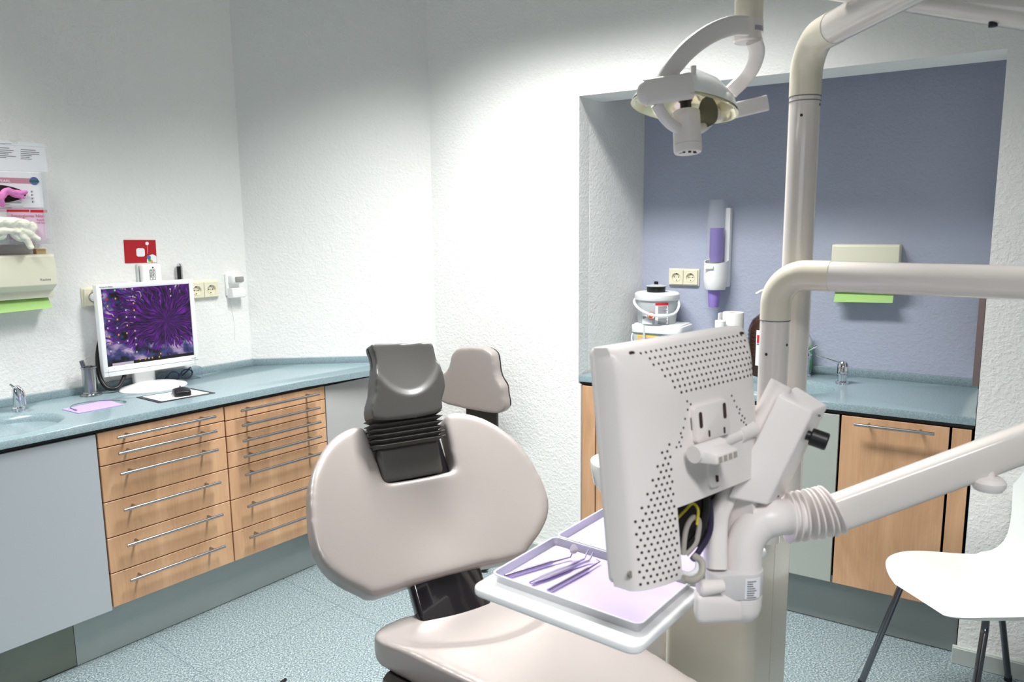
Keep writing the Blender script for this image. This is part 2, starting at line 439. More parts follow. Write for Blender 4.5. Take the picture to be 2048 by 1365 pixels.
# walls behind the camera; the one opposite the alcove holds the window
ww = (back_r - back_l).length; d = (back_r - back_l).normalized()
w0, w1 = back_l + d * (ww * .50), back_l + d * (ww * .93)
into = -NR
WALL2 = wall_mat('soft_grey_paint', (168, 168, 164))
wallslab('wall_front', Rend, back_r, WALL2, into=V((1, -.5, 0)))
wallslab('wall_side', Lend, back_l, WALL2, into=V((-1, 0, 0)))
def wpiece(b, p, q, z0, z1, th=.12):
    n = V((d.y, -d.x, 0)); n = n if n.dot(into) > 0 else -n
    b.hexa([V((*a.xy, z0)) for a in (p, q, q + n * th, p + n * th)] + [V((*a.xy, z1)) for a in (p, q, q + n * th, p + n * th)])
b = B(); wpiece(b, back_l, w0, 0, CEILZ); wpiece(b, w1, back_r, 0, CEILZ); wpiece(b, w0, w1, 0, .9); wpiece(b, w0, w1, 2.35, CEILZ)
struct('wall_behind', b, WALL2)
b = B(); nn = V((d.y, -d.x, 0)); nn = nn if nn.dot(into) > 0 else -nn
for p, q, z0, z1 in ((w0, w0 + d * .06, .9, 2.35), (w1 - d * .06, w1, .9, 2.35), (w0, w1, .9, .96), (w0, w1, 2.29, 2.35), (w0.lerp(w1, .5) - d * .03, w0.lerp(w1, .5) + d * .03, .9, 2.35)):
    wpiece(b, p + nn * .03, q + nn * .03, z0, z1, .05)
struct('window_1', b, WHITE)
foot = [Lend, c1, c2, FR @ V((-1.6, RF, 0)), FR @ V((-1.6, RB + .1, 0)), FR @ V((.1, RB + .1, 0)), FR @ V((.1, RF, 0)), Rend, back_r, back_l]
b = B(); b.prism([p.xy for p in foot][::1], -.1, 0); struct('floor', b, FLOOR)
b = B(); b.prism([p.xy for p in foot], CEILZ, CEILZ + .1); struct('ceiling', b, CEIL)
# baseboards
BBH = .066
BBM = mat('pale_grey_skirting', (180, 186, 183), rough=.45)
def base_board(name, x0, x1, endcap=None):
    b = B(); b.box(x0, x1, RF - .016, RF, 0, BBH - .004, .002, 1); b.box(x0, x1, RF - .012, RF, BBH - .008, BBH, .002, 1)
    o = struct(name, b, BBM, FR); return o
base_board('baseboard_right', -.018, 2.3)
b = B(); b.box(-2.29, AX0 - .002, RF - .016, RF, 0, BBH - .004, .002, 1); b.box(-2.29, AX0 - .002, RF - .012, RF, BBH - .008, BBH, .002, 1)
struct('baseboard_left', b, BBM, FR)
# sealed strip where the cupboards meet the left pier
b = B(); b.box(AX0 - .0005, AX0 + .012, RF - .001, RF + .02, .02, .86); struct('trim_1', b, SEAL, FR)

# ------------------------------------------------------------------ left run of cabinets
ZT, ZB, ZC, ZD = .900, .872, .858, .197
def handle(b, x0, x1, z, y=-.035):
    b.cyl((x0, y, z), (x1, y, z), .0058, seg=12)
    for x in (x0 + .045, x1 - .045): b.cyl((x, y, z), (x, .001, z), .0045, seg=10)
def drawer_unit(x0, x1, seams, name_label, group):
    t = Thing('drawer_cabinet', name_label, 'cabinet', FL, (x0, 0, .08), group)
    b = B(); b.box(x0 + .002, x1 - .002, .019, LW - .01, ZD + .01, ZC); t.part('carcass', b, DARK)
    for a, c in zip(seams, seams[1:]):
        b = B(); b.box(x0 + .001, x1 - .001, 0, .018, c + .002, a - .002, .0012, 1)
        dr = t.part('drawer', b, WOOD)
        h = B(); handle(h, x0 + .053, x1 - .055, a - (.024 if a - c < .1 else .034)); t.part('handle', h, STEEL, dr)
    return t
drawer_unit(1.0885, 1.5735, [ZC, .799, .733, .598, .463, .328, ZD], 'beech drawer cabinet with two shallow and four deep drawers, beside the wide grey panel', 'beech drawer cabinets')
drawer_unit(1.5765, 2.0685, [ZC, .796, .731, .664, .597, .461, .326, ZD], 'beech drawer cabinet with four shallow drawers on top, left of the grey corner panel', 'beech drawer cabinets')
t = Thing('sink_cabinet', 'wide plain grey fronted cabinet under the round basin', 'cabinet', FL, (.4, 0, .08))
b = B(); b.box(-.6, 1.084, .019, LW - .01, ZD, ZC); t.part('carcass', b, DARK)
b = B(); b.box(-.6, 1.0835, 0, .018, .191, ZC - .004, .001, 1); t.part('front_panel', b, GREY)
t = Thing('corner_cabinet', 'grey corner cabinet at the end of the run behind the headrest', 'cabinet', FL, (2.2, 0, .08))
A2 = FLi @ c2
xe = A2.x - .03
b = B(); b.prism([(2.073, .019), (xe - .08, .019), (2.1, .4), (2.073, .4)], ZD, ZC); t.part('carcass', b, DARK)
b = B(); b.box(2.0725, xe - .005, 0, .018, ZD, ZC - .004, .001, 1); t.part('front_panel', b, mat('warm_grey_panel', (178, 178, 178), rough=.35))
# plinths
PY = .062
ang_x = FLi @ (FL @ V((0, 0, 0)))
sx = pL(150, 1290, PY).x
b = B(); b.box(sx + .001, 2.5, PY, PY + .016, .003, .194); single('plinth', 'long pale grey plinth under the beech drawer cabinets', 'plinth', b, SILVER, FL, (1.5, PY, 0))
b = B(); b.box(-.6, sx - .001, PY, PY + .016, .006, .188); single('plinth', 'dark stained steel plinth under the wide grey panel', 'plinth', b, STEELDK, FL, (.3, PY, 0))
# worktop with basin, splashback
SKX, SKY, SKA, SKB = .855, .205, .195, .152
def sink_ring(rx, ry, z, n=48): return [V((SKX + rx * math.cos(2 * PI * i / n), SKY + ry * math.sin(2 * PI * i / n), z)) for i in range(n)]
def worktop(t, outline, basin, z1=ZT, z0=ZB):
    """Slab with an oval basin moulded into it."""
    cx, cy, ra, rb = basin; n = 64
    bm = B()
    O = []
    # outline sampled by angle from the basin centre
    for i in range(n):
        a = 2 * PI * i / n; dx, dy = math.cos(a), math.sin(a); best = None
        for k in range(len(outline)):
            x0, y0 = outline[k]; x1, y1 = outline[(k + 1) % len(outline)]
            ex, ey = x1 - x0, y1 - y0; den = dx * ey - dy * ex
            if abs(den) < 1e-9: continue
            s = ((x0 - cx) * ey - (y0 - cy) * ex) / den; u = ((x0 - cx) * dy - (y0 - cy) * dx) / den
            if s > 0 and -1e-9 <= u <= 1 + 1e-9 and (best is None or s < best): best = s
        O.append((cx + dx * best, cy + dy * best, a))
    for vx, vy in outline:
        a = math.atan2(vy - cy, vx - cx) % (2 * PI); O.append((vx, vy, a))
    O.sort(key=lambda p: p[2]); m = len(O)
    def ring(rx, ry, z): return [V((cx + rx * math.cos(p[2]), cy + ry * math.sin(p[2]), z)) for p in O]
    e = .006
    def shrink(p, d):
        return V((p[0], p[1], 0))
    top = [V((p[0], p[1], z1)) for p in O]
    rs = [[V((p[0], p[1], z0)) for p in O], [V((p[0], p[1], z1 - .004)) for p in O]]
    inn = []
    for p in O:
        q = V((p[0] - cx, p[1] - cy, 0)); q = q * (1 - .004 / q.length); inn.append(V((cx + q.x, cy + q.y, z1)))
    rs.append(inn)
    rs += [ring(ra + .012, rb + .012, z1), ring(ra + .003, rb + .003, z1 - .003), ring(ra - .006, rb - .006, z1 - .02), ring(ra * .86, rb * .86, z1 - .075), ring(ra * .6, rb * .6, z1 - .11), ring(ra * .14, rb * .14, z1 - .12)]
    bm.rings(rs)
    return bm
cA = FLi @ c2
outl = [(-.6, -.014), (xe, -.014), (cA.x - .035, cA.y + .02), (2.043 - .002, LW - .003), (-.6, LW - .003)]
t = Thing('worktop', 'long blue grey moulded worktop with a basin, running along the left wall', 'worktop', FL, (1.0, .2, ZC))
t.part('slab', worktop(t, outl, (SKX, SKY, SKA, SKB)), STONE, ang=50)
b = B(); b.box(-.6, xe - .06, .004, .03, ZC, ZB); t.part('shadow_rail', b, DARK)
b = B(); b.box(-.6, 2.043, LW - .022, LW - .001, ZT - .001, .931, .003, 2)
pA0 = FLi @ c1; dA = (cA - pA0); dA.z = 0; La = dA.length; dA.normalize(); nA_ = V((dA.y, -dA.x, 0))
q0 = V((pA0.x, pA0.y, 0)) + nA_ * .001; q1 = q0 + dA * (La - .05)
b.hexa([(*(q0).xy, ZT - .001), (*(q1).xy, ZT - .001), (*(q1 + nA_ * .02).xy, ZT - .001), (*(q0 + nA_ * .02 - dA * .0).xy, ZT - .001), (*(q0).xy, .931), (*(q1).xy, .931), (*(q1 + nA_ * .02).xy, .931), (*(q0 + nA_ * .02).xy, .931)], .002, 2)
t.part('splashback', b, STONE)

# things on the left worktop
def tap(x, y, fr, label, lever=True, spout=1, s=1., rot=0.):
    t = Thing('soap_dispenser' if not lever else 'basin_tap', label, 'tap' if lever else 'soap dispenser', fr, (x, y, ZT))
    Mz = fr @ Matrix.Translation((x, y, ZT)) @ Matrix.Rotation(rot, 4, 'Z')
    return t, Mz
# small chrome tap at the left basin
fx, fy = .983, .404
t = Thing('basin_tap', 'small chrome tap behind the left basin, below the green towel', 'tap', FL, (fx, fy, ZT))
b = B(); b.lathe([(.021, 0), (.021, .012), (.0165, .016), (.0165, .02)], 24, c=(fx, fy, ZT)); t.part('base', b, CHROME)
b = B(); b.lathe([(.0155, .018), (.0165, .03), (.0155, .075), (.0145, .085), (.009, .094), (.001, .097)], 24, c=(fx, fy, ZT)); t.part('body', b, CHROME)
b = B(); b.tube(crv([(fx - .006, fy - .012, ZT + .092), (fx - .004, fy - .03, ZT + .094), (fx + .004, fy - .045, ZT + .075), (fx + .006, fy - .047, ZT + .03)], 6), .007, 12); t.part('spout', b, CHROME)
b = B(); b.tube([(fx - .006, fy, ZT + .09), (fx - .018, fy + .004, ZT + .104)], .004, 10); t.part('lever', b, CHROME)
# steel beaker with a pipe
bx, by = 1.263, .462
t = Thing('steel_beaker', 'steel beaker on a flanged foot beside the white monitor', 'beaker', FL, (bx, by, ZT))
b = B(); b.lathe([(.04, 0), (.04, .007), (.036, .009), (.031, .010), (.031, .013), (.0272, .016), (.0265, .11), (.029, .112), (.029, .118), (.0262, .118), (.025, .110), (.025, .02), (.001, .018)], 36, c=(bx, by, ZT)); t.part('cup', b, STEEL)
b = B(); p0 = V((bx + .004, by, ZT + .03)); p1 = V((bx - .026, by - .004, ZT + .146)); dd = (p1 - p0)
b.tube([p0, p1, p1, p0 + dd * .9], [.0085, .0085, .006, .006], 18, cap=False); single('suction_nozzle', 'short steel tube leaning out of the steel beaker', 'tube', b, DKCHROME, FL, tuple(p0))
# black hose loop
b = B()
b.tube(crv([pL(225, 640, .50), pL(203, 672, .50), pL(195, 712, .495), pL(199, 752, .47), pL(214, 776, .44), pL(234, 776, .43), pL(246, 760, .45), pL(252, 738, .48)], 8), .0085, 12)
single('black_cable', 'thick black cable looping down beside the monitor foot', 'cable', b, BLACK, FL, (1.33, .44, ZT))
# monitor on the worktop
MS = FLi @ pz(297, 771, ZT)
a = math.radians(41)
mx = V((math.sin(a), math.cos(a), 0)); mn = V((-math.cos(a), math.sin(a), 0))
mc = pz(295, 772, ZT)
FM = Matrix(((mx.x, mn.x, 0, mc.x), (mx.y, mn.y, 0, mc.y), (0, 0, 1, ZT), (0, 0, 0, 1)))
FMi = FM.inverted()
def pM(x, y): return FMi @ onpl(x, y, mn, mc.dot(mn) - .02)
tl, tr, br, bl = pM(191, 567), pM(384, 562), pM(399, 727), pM(207, 757)
sx0, sx1 = (tl.x + bl.x) / 2, (tr.x + br.x) / 2; sz1, sz0 = (tl.z + tr.z) / 2, (bl.z + br.z) / 2
t = Thing('computer_monitor', 'white framed desktop monitor showing a purple flower, on the left worktop', 'monitor', FM, (0, 0, 0))
b = B()
fw = .019; bot = .042
for q in ((sx0, sx0 + fw, sz0, sz1), (sx1 - fw, sx1, sz0, sz1), (sx0 + fw, sx1 - fw, sz1 - fw, sz1), (sx0 + fw, sx1 - fw, sz0, sz0 + bot)):
    b.box(q[0], q[1], -.024, .012, q[2], q[3], .003, 2)
bez = t.part('bezel', b, WHITE)
b = B(); b.box(sx0 + .01, sx1 - .01, .0, .046, sz0 + .01, sz1 - .01, .012, 3); t.part('back_cover', b, WHITE)
b = B(); b.box(sx0 + .003, sx1 - .003, -.0246, -.024, sz0 + .020, sz0 + .0212); t.part('bezel_seam', b, INK, bez)
u0, u1, v0, v1 = sx0 + fw - .001, sx1 - fw + .001, sz0 + bot - .001, sz1 - fw + .001
SCREEN_E = .8
sm = screen_mat()
me = bpy.data.meshes.new('screen'); me.from_pydata([(u0, -.019, v0), (u1, -.019, v0), (u1, -.019, v1), (u0, -.019, v1)], [], [(0, 1, 2, 3)])
uv = me.uv_layers.new(name='UVMap')
for i, q in enumerate(((0, 0), (1, 0), (1, 1), (0, 1))): uv.data[i].uv = q
me.materials.append(sm); scr = t.part('screen', me, sm)
def emi(name, col, s=1.): return mat(name, (5, 5, 5), emit=col, es=s * SCREEN_E)
ICY, ICW = emi('icon_yellow', (205, 160, 60)), emi('icon_pale', (190, 180, 196)); ICR = emi('icon_red', (190, 30, 30))
by_, bw_ = B(), B()
def icon(bb, u, v, w=.0055, h=.007): bb.box(u0 + (u1 - u0) * u - w / 2, u0 + (u1 - u0) * u + w / 2, -.0196, -.0192, v0 + (v1 - v0) * v - h / 2, v0 + (v1 - v0) * v + h / 2)
for u, v in ((.06, .78), (.15, .87), (.15, .60), (.25, .51), (.34, .70), (.34, .79), (.05, .39), (.15, .40), (.24, .41), (.33, .43), (.05, .30), (.42, .045), (.36, .045), (.58, .045), (.50, .045), (.60, .085)): icon(by_, u, v)
for u, v in ((.15, .975), (.34, .98), (.34, .88), (.25, .71), (.04, .50), (.14, .49), (.06, .59), (.14, .30), (.33, .33), (.33, .25), (.05, .2), (.33, .15), (.77, .94), (.77, .85), (.25, .62), (.34, .61), (.46, .045), (.24, .31)): icon(bw_, u, v)
icon(bw_, .17, .022, .085, .011)
t.part('yellow_icons', by_, ICY, scr, kind='stuff'); t.part('pale_icons', bw_, ICW, scr, kind='stuff')
b = B(); b.lathe([(.0001, 0), (.005, 0), (.005, .0004), (.0001, .0004)], 20, M=Matrix.Translation((u0 + (u1 - u0) * .055, -.0192, v0 + (v1 - v0) * .87)) @ Matrix.Rotation(PI / 2, 4, 'X')); t.part('red_icon', b, ICR, scr)
text(t, 'lettering', 'iiyama', .0085, INK, FM, (sx1 - .034, -.0243, sz0 + .027), parent=bez)
text(t, 'lettering', 'ProLite B1980SD', .0075, INK, FM, (sx0 + .012, -.0243, sz1 - .0125), parent=bez)
b = B(); b.box(-.045, .045, .012, .046, .004, sz0 + .10, .008, 3); t.part('stand_neck', b, WHITE)
b = B(); n = 48; rs = []
for k, z in ((1, 0), (1.01, .004), (.97, .01), (.6, .022), (.3, .026), (.01, .027)): rs.append([V((.0 + .135 * k * math.cos(2 * PI * i / n), -.062 + .108 * k * math.sin(2 * PI * i / n), z)) for i in range(n)])
b.rings(rs); t.part('stand_foot', b, WHITEG)
# mouse pad and mouse
pq = [FLi @ pz(x, y, ZT) for x, y in ((272, 796), (318, 807), (431, 787), (384, 778))]
pc = sum(pq, V()) / 4
t = Thing('mouse_pad', 'black bordered white mouse pad lying in front of the monitor', 'mouse pad', FL, (pc.x, pc.y, ZT))
b = B(); b.hexa([V((q.x, q.y, ZT)) for q in pq] + [V((q.x, q.y, ZT + .0025)) for q in pq], .0008, 1); t.part('border', b, BLACK)
b = B(); iq = [pc + (q - pc) * .84 for q in pq]; b.hexa([V((q.x, q.y, ZT + .0022)) for q in iq] + [V((q.x, q.y, ZT + .0029)) for q in iq]); t.part('sheet', b, PAPER)
mu = FLi @ pz(363, 790, ZT); Fm = FL @ Matrix.Translation((mu.x, mu.y, ZT + .0029)) @ Matrix.Rotation(math.radians(-20), 4, 'Z')
t = Thing('computer_mouse', 'black computer mouse on the white mouse pad', 'mouse', Fm, (0, 0, 0))
bb = B(); bb.prism(crv2([(-.03, -.05), (0, -.056), (.03, -.05), (.031, 0), (.027, .05), (0, .058), (-.027, .05), (-.031, 0)], 4), 0, .03)
def mfn(v):
    v.z = v.z * (1 - .55 * (abs(v.y + .01) / .06) ** 2) * (1 - .3 * (abs(v.x) / .033) ** 2); return v
soft_part(t, 'shell', bb, BLACK, Fm, voxel=.003, it=6, fn=mfn)
b = B(); b.lathe([(.0001, -.003), (.009, -.003), (.009, .003), (.0001, .003)], 20, M=Matrix.Translation((0, .03, .021)) @ Matrix.Rotation(PI / 2, 4, 'Y')); t.part('wheel', b, DKCHROME)
# lilac sheet and the thin cable lying on it
sq = [FLi @ pz(x, y, ZT) for x, y in ((124, 820), (157, 828), (246, 811), (216, 801))]
b = B(); b.hexa([V((q.x, q.y, ZT + .0004)) for q in sq] + [V((q.x, q.y, ZT + .0024)) for q in sq]); c = sum(sq, V()) / 4
single('paper_sheet', 'folded lilac paper sheet on the worktop right of the basin', 'paper', b, LILACD, FL, (c.x, c.y, ZT))
t = Thing('thin_cable', 'thin grey lead with metal plugs lying across the lilac sheet', 'cable', FL, (c.x, c.y, ZT))
pts = [FLi @ pz(x, y, ZT + .005) for x, y in ((150, 820), (141, 816), (145, 811), (160, 807), (185, 803), (215, 801), (235, 801), (247, 803))]
b = B(); b.tube(crv(pts, 6), .0016, 8); t.part('lead', b, INK)
for i0, i1 in ((0, 1), (-1, -2)):
    p = pts[i0]; q = p + (p - pts[i1]).normalized() * .016; b = B(); b.cyl(p, q, .0035, .0026, 12); t.part('plug', b, STEEL)
# spectacles in a clear bag behind the monitor
gx = FLi @ pz(348, 757, ZT)
t = Thing('protective_goggles', 'dark framed spectacles in a clear bag behind the monitor foot', 'spectacles', FL, (gx.x, gx.y - .04, ZT))
cx_, cy_ = 1.63, LW - .09
b = B()
for s in (-1, 1):
    ring = [V((cx_ + s * .032 + .026 * math.cos(2 * PI * i / 20), cy_ + .004 * s, ZT + .026 + .02 * math.sin(2 * PI * i / 20))) for i in range(20)]; b.tube(ring + [ring[0]], .0028, 8)
b.tube([(cx_ - .008, cy_, ZT + .03), (cx_ + .008, cy_, ZT + .03)], .003, 8)
b.tube([(cx_ + .058, cy_, ZT + .03), (cx_ + .066, cy_ + .03, ZT + .045), (cx_ + .03, cy_ + .05, ZT + .01)], .003, 8)
b.tube([(cx_ - .058, cy_, ZT + .03), (cx_ - .05, cy_ + .04, ZT + .012)], .003, 8)
t.part('frame', b, mat('indigo_plastic', (38, 34, 66), rough=.3))
b = B(); b.prism(rrect(-.10, .10, -.022, .05, .02), 0, .052, .008, 2, Matrix.Translation((cx_, cy_, ZT))); t.part('bag', b, mat('thin_clear_film', (240, 244, 248), rough=.12, trans=1, ior=1.02))

# ------------------------------------------------------------------ on the left wall
YW = LW
def plate(t, name, x0, x1, z0, z1, th, m, y=YW, bev=.003, parent=None, seg=2):
    b = B(); b.box(x0, x1, y - th, y, z0, z1, bev, seg); return t.part(name, b, m, parent)
def towel_dispenser(fr, x0, x1, z0, z1, yw, dep, label, group, logo=False):
    t = Thing('paper_towel_dispenser', label, 'towel dispenser', fr, ((x0 + x1) / 2, yw, z0), group)
    # housing: square top, tapering towards the slot at the bottom
    h = z1 - z0; zc = z0 + .03 * h
    prof = [(yw, z1), (yw - dep + .006, z1), (yw - dep, z1 - .008), (yw - dep, z0 + .30 * h), (yw - dep * .62, z0 + .03), (yw - dep * .62, z0), (yw, z0)]
    b = B(); lo = [V((x0, y, z)) for y, z in prof]; hi = [V((x1, y, z)) for y, z in prof]
    o = bmesh.new(); a = [o.verts.new(p) for p in lo]; c = [o.verts.new(p) for p in hi]; n = len(a)
    o.faces.new(a); o.faces.new(c[::-1])
    for i in range(n): o.faces.new((a[i], c[i], c[(i + 1) % n], a[(i + 1) % n]))
    bmesh.ops.recalc_face_normals(o, faces=o.faces[:]); bmesh.ops.bevel(o, geom=o.edges[:], offset=.004, segments=2, affect='EDGES', profile=.5, clamp_overlap=True); b._take(o)
    hs = t.part('housing', b, CREAM)
    # bevelled lower corners read as two darker fillets
    w = x1 - x0
    b = B(); b.tube([V((x0 + .03, yw - dep * .40, z0 + .002)), V((x1 - .03, yw - dep * .40, z0 + .002))], .004, 8); t.part('slot', b, DARK)
    b = B(); rs = []
    for k in range(9):
        s = k / 8; y = yw - dep * (.36 + .36 * s); z = z0 + .004 - .05 * s
        rs.append([V((x0 + .014, y, z)), V((x1 - .016, y, z + .006 * s)), V((x1 - .016, y + .0012, z + .006 * s - .0004)), V((x0 + .014, y + .0012, z - .0004))])
    b.rings(rs); t.part('paper_towel', b, GREEN)
    if logo: text(t, 'lettering', 'Racine', .014, INK, fr, (x1 - .058, yw - dep - .0003, z0 + .40 * h), parent=hs)
    return t
dep = .10
q0 = pL(0, 510, LW - dep); q1 = pL(118, 598, LW - dep); qt = pL(100, 508, LW - dep)
towel_dispenser(FL, q1.x - .285, q1.x, q1.z + .005, qt.z, YW, dep, 'cream paper towel dispenser below the glove boxes on the left wall', 'paper towel dispensers', True)
# wood block lying on the dispenser
wq = pL(77, 506, LW - .07)
b = B(); b.box(wq.x - .012, wq.x + .022, YW - .085, YW - .05, qt.z, qt.z + .019, .0015, 1)
for k in (0, 1): b.box(wq.x + .0, wq.x + .016, YW - .0853, YW - .085, qt.z + .008 + .004 * k, qt.z + .009 + .004 * k)
single('wooden_block', 'small pale wooden block standing on the left towel dispenser', 'block', b, LIGHTWOOD, FL, (wq.x, YW - .06, qt.z))
# clear holder with two glove boxes and a card above
hd = .115
yb = LW - hd
g = lambda x, y: pL(x, y, yb)
htr, hbr = g(97, 350), g(106, 488)
HX1 = hbr.x; HZ0 = hbr.z; HZ1 = g(97, 345).z; HX0 = HX1 - .275
t = Thing('glove_holder', 'clear acrylic wall holder around the two glove boxes', 'holder', FL, (HX1 - .14, YW, HZ0))
b = B()
b.box(HX0, HX1, YW - hd - .003, YW - hd, HZ0, HZ0 + .02); b.box(HX1 - .003, HX1, YW - hd, YW - .001, HZ0, HZ1); b.box(HX0, HX1, YW - hd, YW - .001, HZ0, HZ0 + .003)
b.box(HX1 - .022, HX1, YW - hd - .003, YW - hd, HZ0, HZ1)
t.part('shell', b, CLEARP)
zm = g(90, 417).z
bx1 = HX1 - .016
def glove_box(z0, z1, label, body):
    t = Thing('glove_box', label, 'glove box', FL, (bx1 - .12, YW - .05, z0), 'glove boxes in the clear holder')
    b = B(); b.box(bx1 - .24, bx1, YW - hd + .004, YW - .004, z0, z1, .0015, 1); k = t.part('carton', b, body); return t, k
yf = YW - hd + .0037
def fl(t, name, x0, x1, z0, z1, m, parent=None, d=0):
    b = B(); b.box(x0, x1, yf - .0006 - d, yf - d, z0, z1); return t.part(name, b, m, parent)
t, k = glove_box(zm + .001, HZ1 - .002, 'white and rose glove box with pink gloves pulled through an oval opening', PAPER)
e0 = g(0, 360).z
fl(t, 'rose_band', bx1 - .24, bx1 - .02, g(60, 365).z - .004, g(60, 357).z + .0, PINKD, k)
cq = g(69, 362)
b = B(); b.lathe([(.0001, 0), (.0145, 0), (.0145, .0008), (.0001, .0008)], 28, M=Matrix.Translation((cq.x, yf - .0006, cq.z)) @ Matrix.Rotation(PI / 2, 4, 'X')); ro = t.part('round_emblem', b, mat('blue_emblem', (84, 104, 158), rough=.5), k)
b = B(); b.box(cq.x - .016, cq.x + .016, yf - .0018, yf - .0013, cq.z - .004, cq.z + .002); t.part('emblem_band', b, mat('green_emblem', (40, 96, 84), rough=.5), ro)
text(t, 'lettering', 'PEARL', .014, PAPER, FL, (g(0, 362).x - .004, yf - .001, g(0, 361).z - .006), parent=k)
oc = g(8, 388)
b = B(); n = 40; b.prism([(oc.x + .072 * math.cos(2 * PI * i / n), oc.z + .031 * math.sin(2 * PI * i / n) * (1 - .25 * math.cos(2 * PI * i / n))) for i in range(n)], 0, .0008, M=Matrix.Translation((0, yf - .0004, 0)) @ Matrix.Rotation(PI / 2, 4, 'X')); t.part('opening', b, mat('opening_dark', (42, 22, 26), rough=.8), k)
bl_ = B(); lx = g(10, 402)
for i, (dx, w) in enumerate(((0, .012), (0, .052), (0, .014), (0, .058), (0, .02))): bl_.box(lx.x, lx.x + w, yf - .0006, yf - .0001, lx.z - .006 * i - .0008, lx.z - .006 * i)
t.part('small_print', bl_, INK, k)
for i in range(4):
    b = B(); x_ = bx1 - .040; z_ = oc.z + .008 - .0125 * i
    b.box(x_, x_ + .006, yf - .0006, yf - .0001, z_, z_ + .0012); b.box(x_ + .001, x_ + .003, yf - .0006, yf - .0001, z_ + .0012, z_ + .006); b.box(x_ + .003, x_ + .009, yf - .0006, yf - .0001, z_ + .004, z_ + .005)
    t.part('pictogram', b, INK, k)
# the pink gloves
from mathutils import noise as _nz
def glove_part(t, name, b, m):
    def fn(v):
        d = _nz.noise_vector(v * 42) * .0035 + _nz.noise_vector(v * 100) * .0016
        return v + d
    return soft_part(t, name, b, m, FL, voxel=.0028, it=3, fn=fn)
def glove_lump(t, name, pts, rad, m, parent=None, n=7):
    b = B(); P = crv(pts, n); N_ = len(P)
    R = [rad[0] + (rad[1] - rad[0]) * i / (N_ - 1) for i in range(N_)]
    R[0] *= .5; R[-1] *= .6
    b.tube(P, R, 12); return b
b = glove_lump(t, 'x', [g(-40, 398) + V((0, -.01, 0)), g(-8, 396) + V((0, -.022, 0)), g(8, 384) + V((0, -.016, 0)), g(24, 386) + V((0, -.012, 0)), g(40, 386) + V((0, -.01, 0)), g(53, 384) + V((0, -.006, 0))], (.017, .0085), GLOVEP)
b2 = glove_lump(t, 'x', [g(20, 388) + V((0, -.010, 0)), g(34, 392) + V((0, -.011, 0)), g(48, 397) + V((0, -.006, 0))], (.011, .006), GLOVEP); b._take(b2.bm)
b2 = glove_lump(t, 'x', [g(-14, 388) + V((0, -.024, 0)), g(-6, 402) + V((0, -.026, 0)), g(2, 410) + V((0, -.012, 0))], (.014, .012), GLOVEP); b._take(b2.bm)
glove_part(t, 'pink_glove', b, GLOVEP)
t, k = glove_box(HZ0 + .003, zm - .0005, 'pale pink glove box printed Supergloves Nitril, with cream gloves hanging out', PINK)
fl(t, 'red_band', g(14, 420).x, g(59, 420).x, g(40, 424).z, g(40, 419.5).z, REDB, k); fl(t, 'red_band', g(61, 420).x, g(95, 420).x, g(70, 425).z, g(70, 420).z, REDB, k)
fl(t, 'white_field', bx1 - .24, g(14, 430).x, HZ0 + .004, g(5, 424).z, PAPER, k)
text(t, 'lettering', 'Supergloves Nitril', .0158, mat('rose_ink', (216, 112, 136), rough=.6), FL, (g(92, 433).x, yf - .001, g(92, 434).z - .0015), parent=k, align='RIGHT')
text(t, 'lettering', 'Puderfrei', .0085, _m['rose_ink'], FL, (g(92, 433).x, yf - .001, g(92, 441.5).z), parent=k, align='RIGHT')
text(t, 'lettering', '100 Stück', .0085, _m['rose_ink'], FL, (g(92, 433).x, yf - .001, g(92, 447).z), parent=k, align='RIGHT')
G2 = lambda x, y, d: g(x, y) + V((0, -d, 0))
b = glove_lump(t, 'x', [G2(-40, 452, .006), G2(-14, 446, .018), G2(10, 445, .026), G2(35, 447, .024), G2(56, 455, .016), G2(66, 462, .012)], (.022, .017), GLOVEW)
for pts, rad in (([G2(-30, 470, .016), G2(0, 462, .03), G2(30, 464, .028), G2(42, 474, .026), G2(52, 486, .022), G2(60, 497, .02)], (.012, .0125)),
                 ([G2(30, 460, .026), G2(52, 466, .024), G2(66, 475, .02), G2(75, 481, .018)], (.013, .0105)),
                 ([G2(18, 466, .02), G2(30, 476, .022), G2(40, 483, .018)], (.011, .007)),
                 ([G2(60, 445, .014), G2(66, 452, .012), G2(68, 462, .010)], (.007, .008)),
                 ([G2(-20, 462, .02), G2(4, 472, .022), G2(-12, 478, .018)], (.01, .008))):
    b2 = glove_lump(t, 'x', pts, rad, GLOVEW); b._take(b2.bm)
glove_part(t, 'cream_glove', b, GLOVEW)
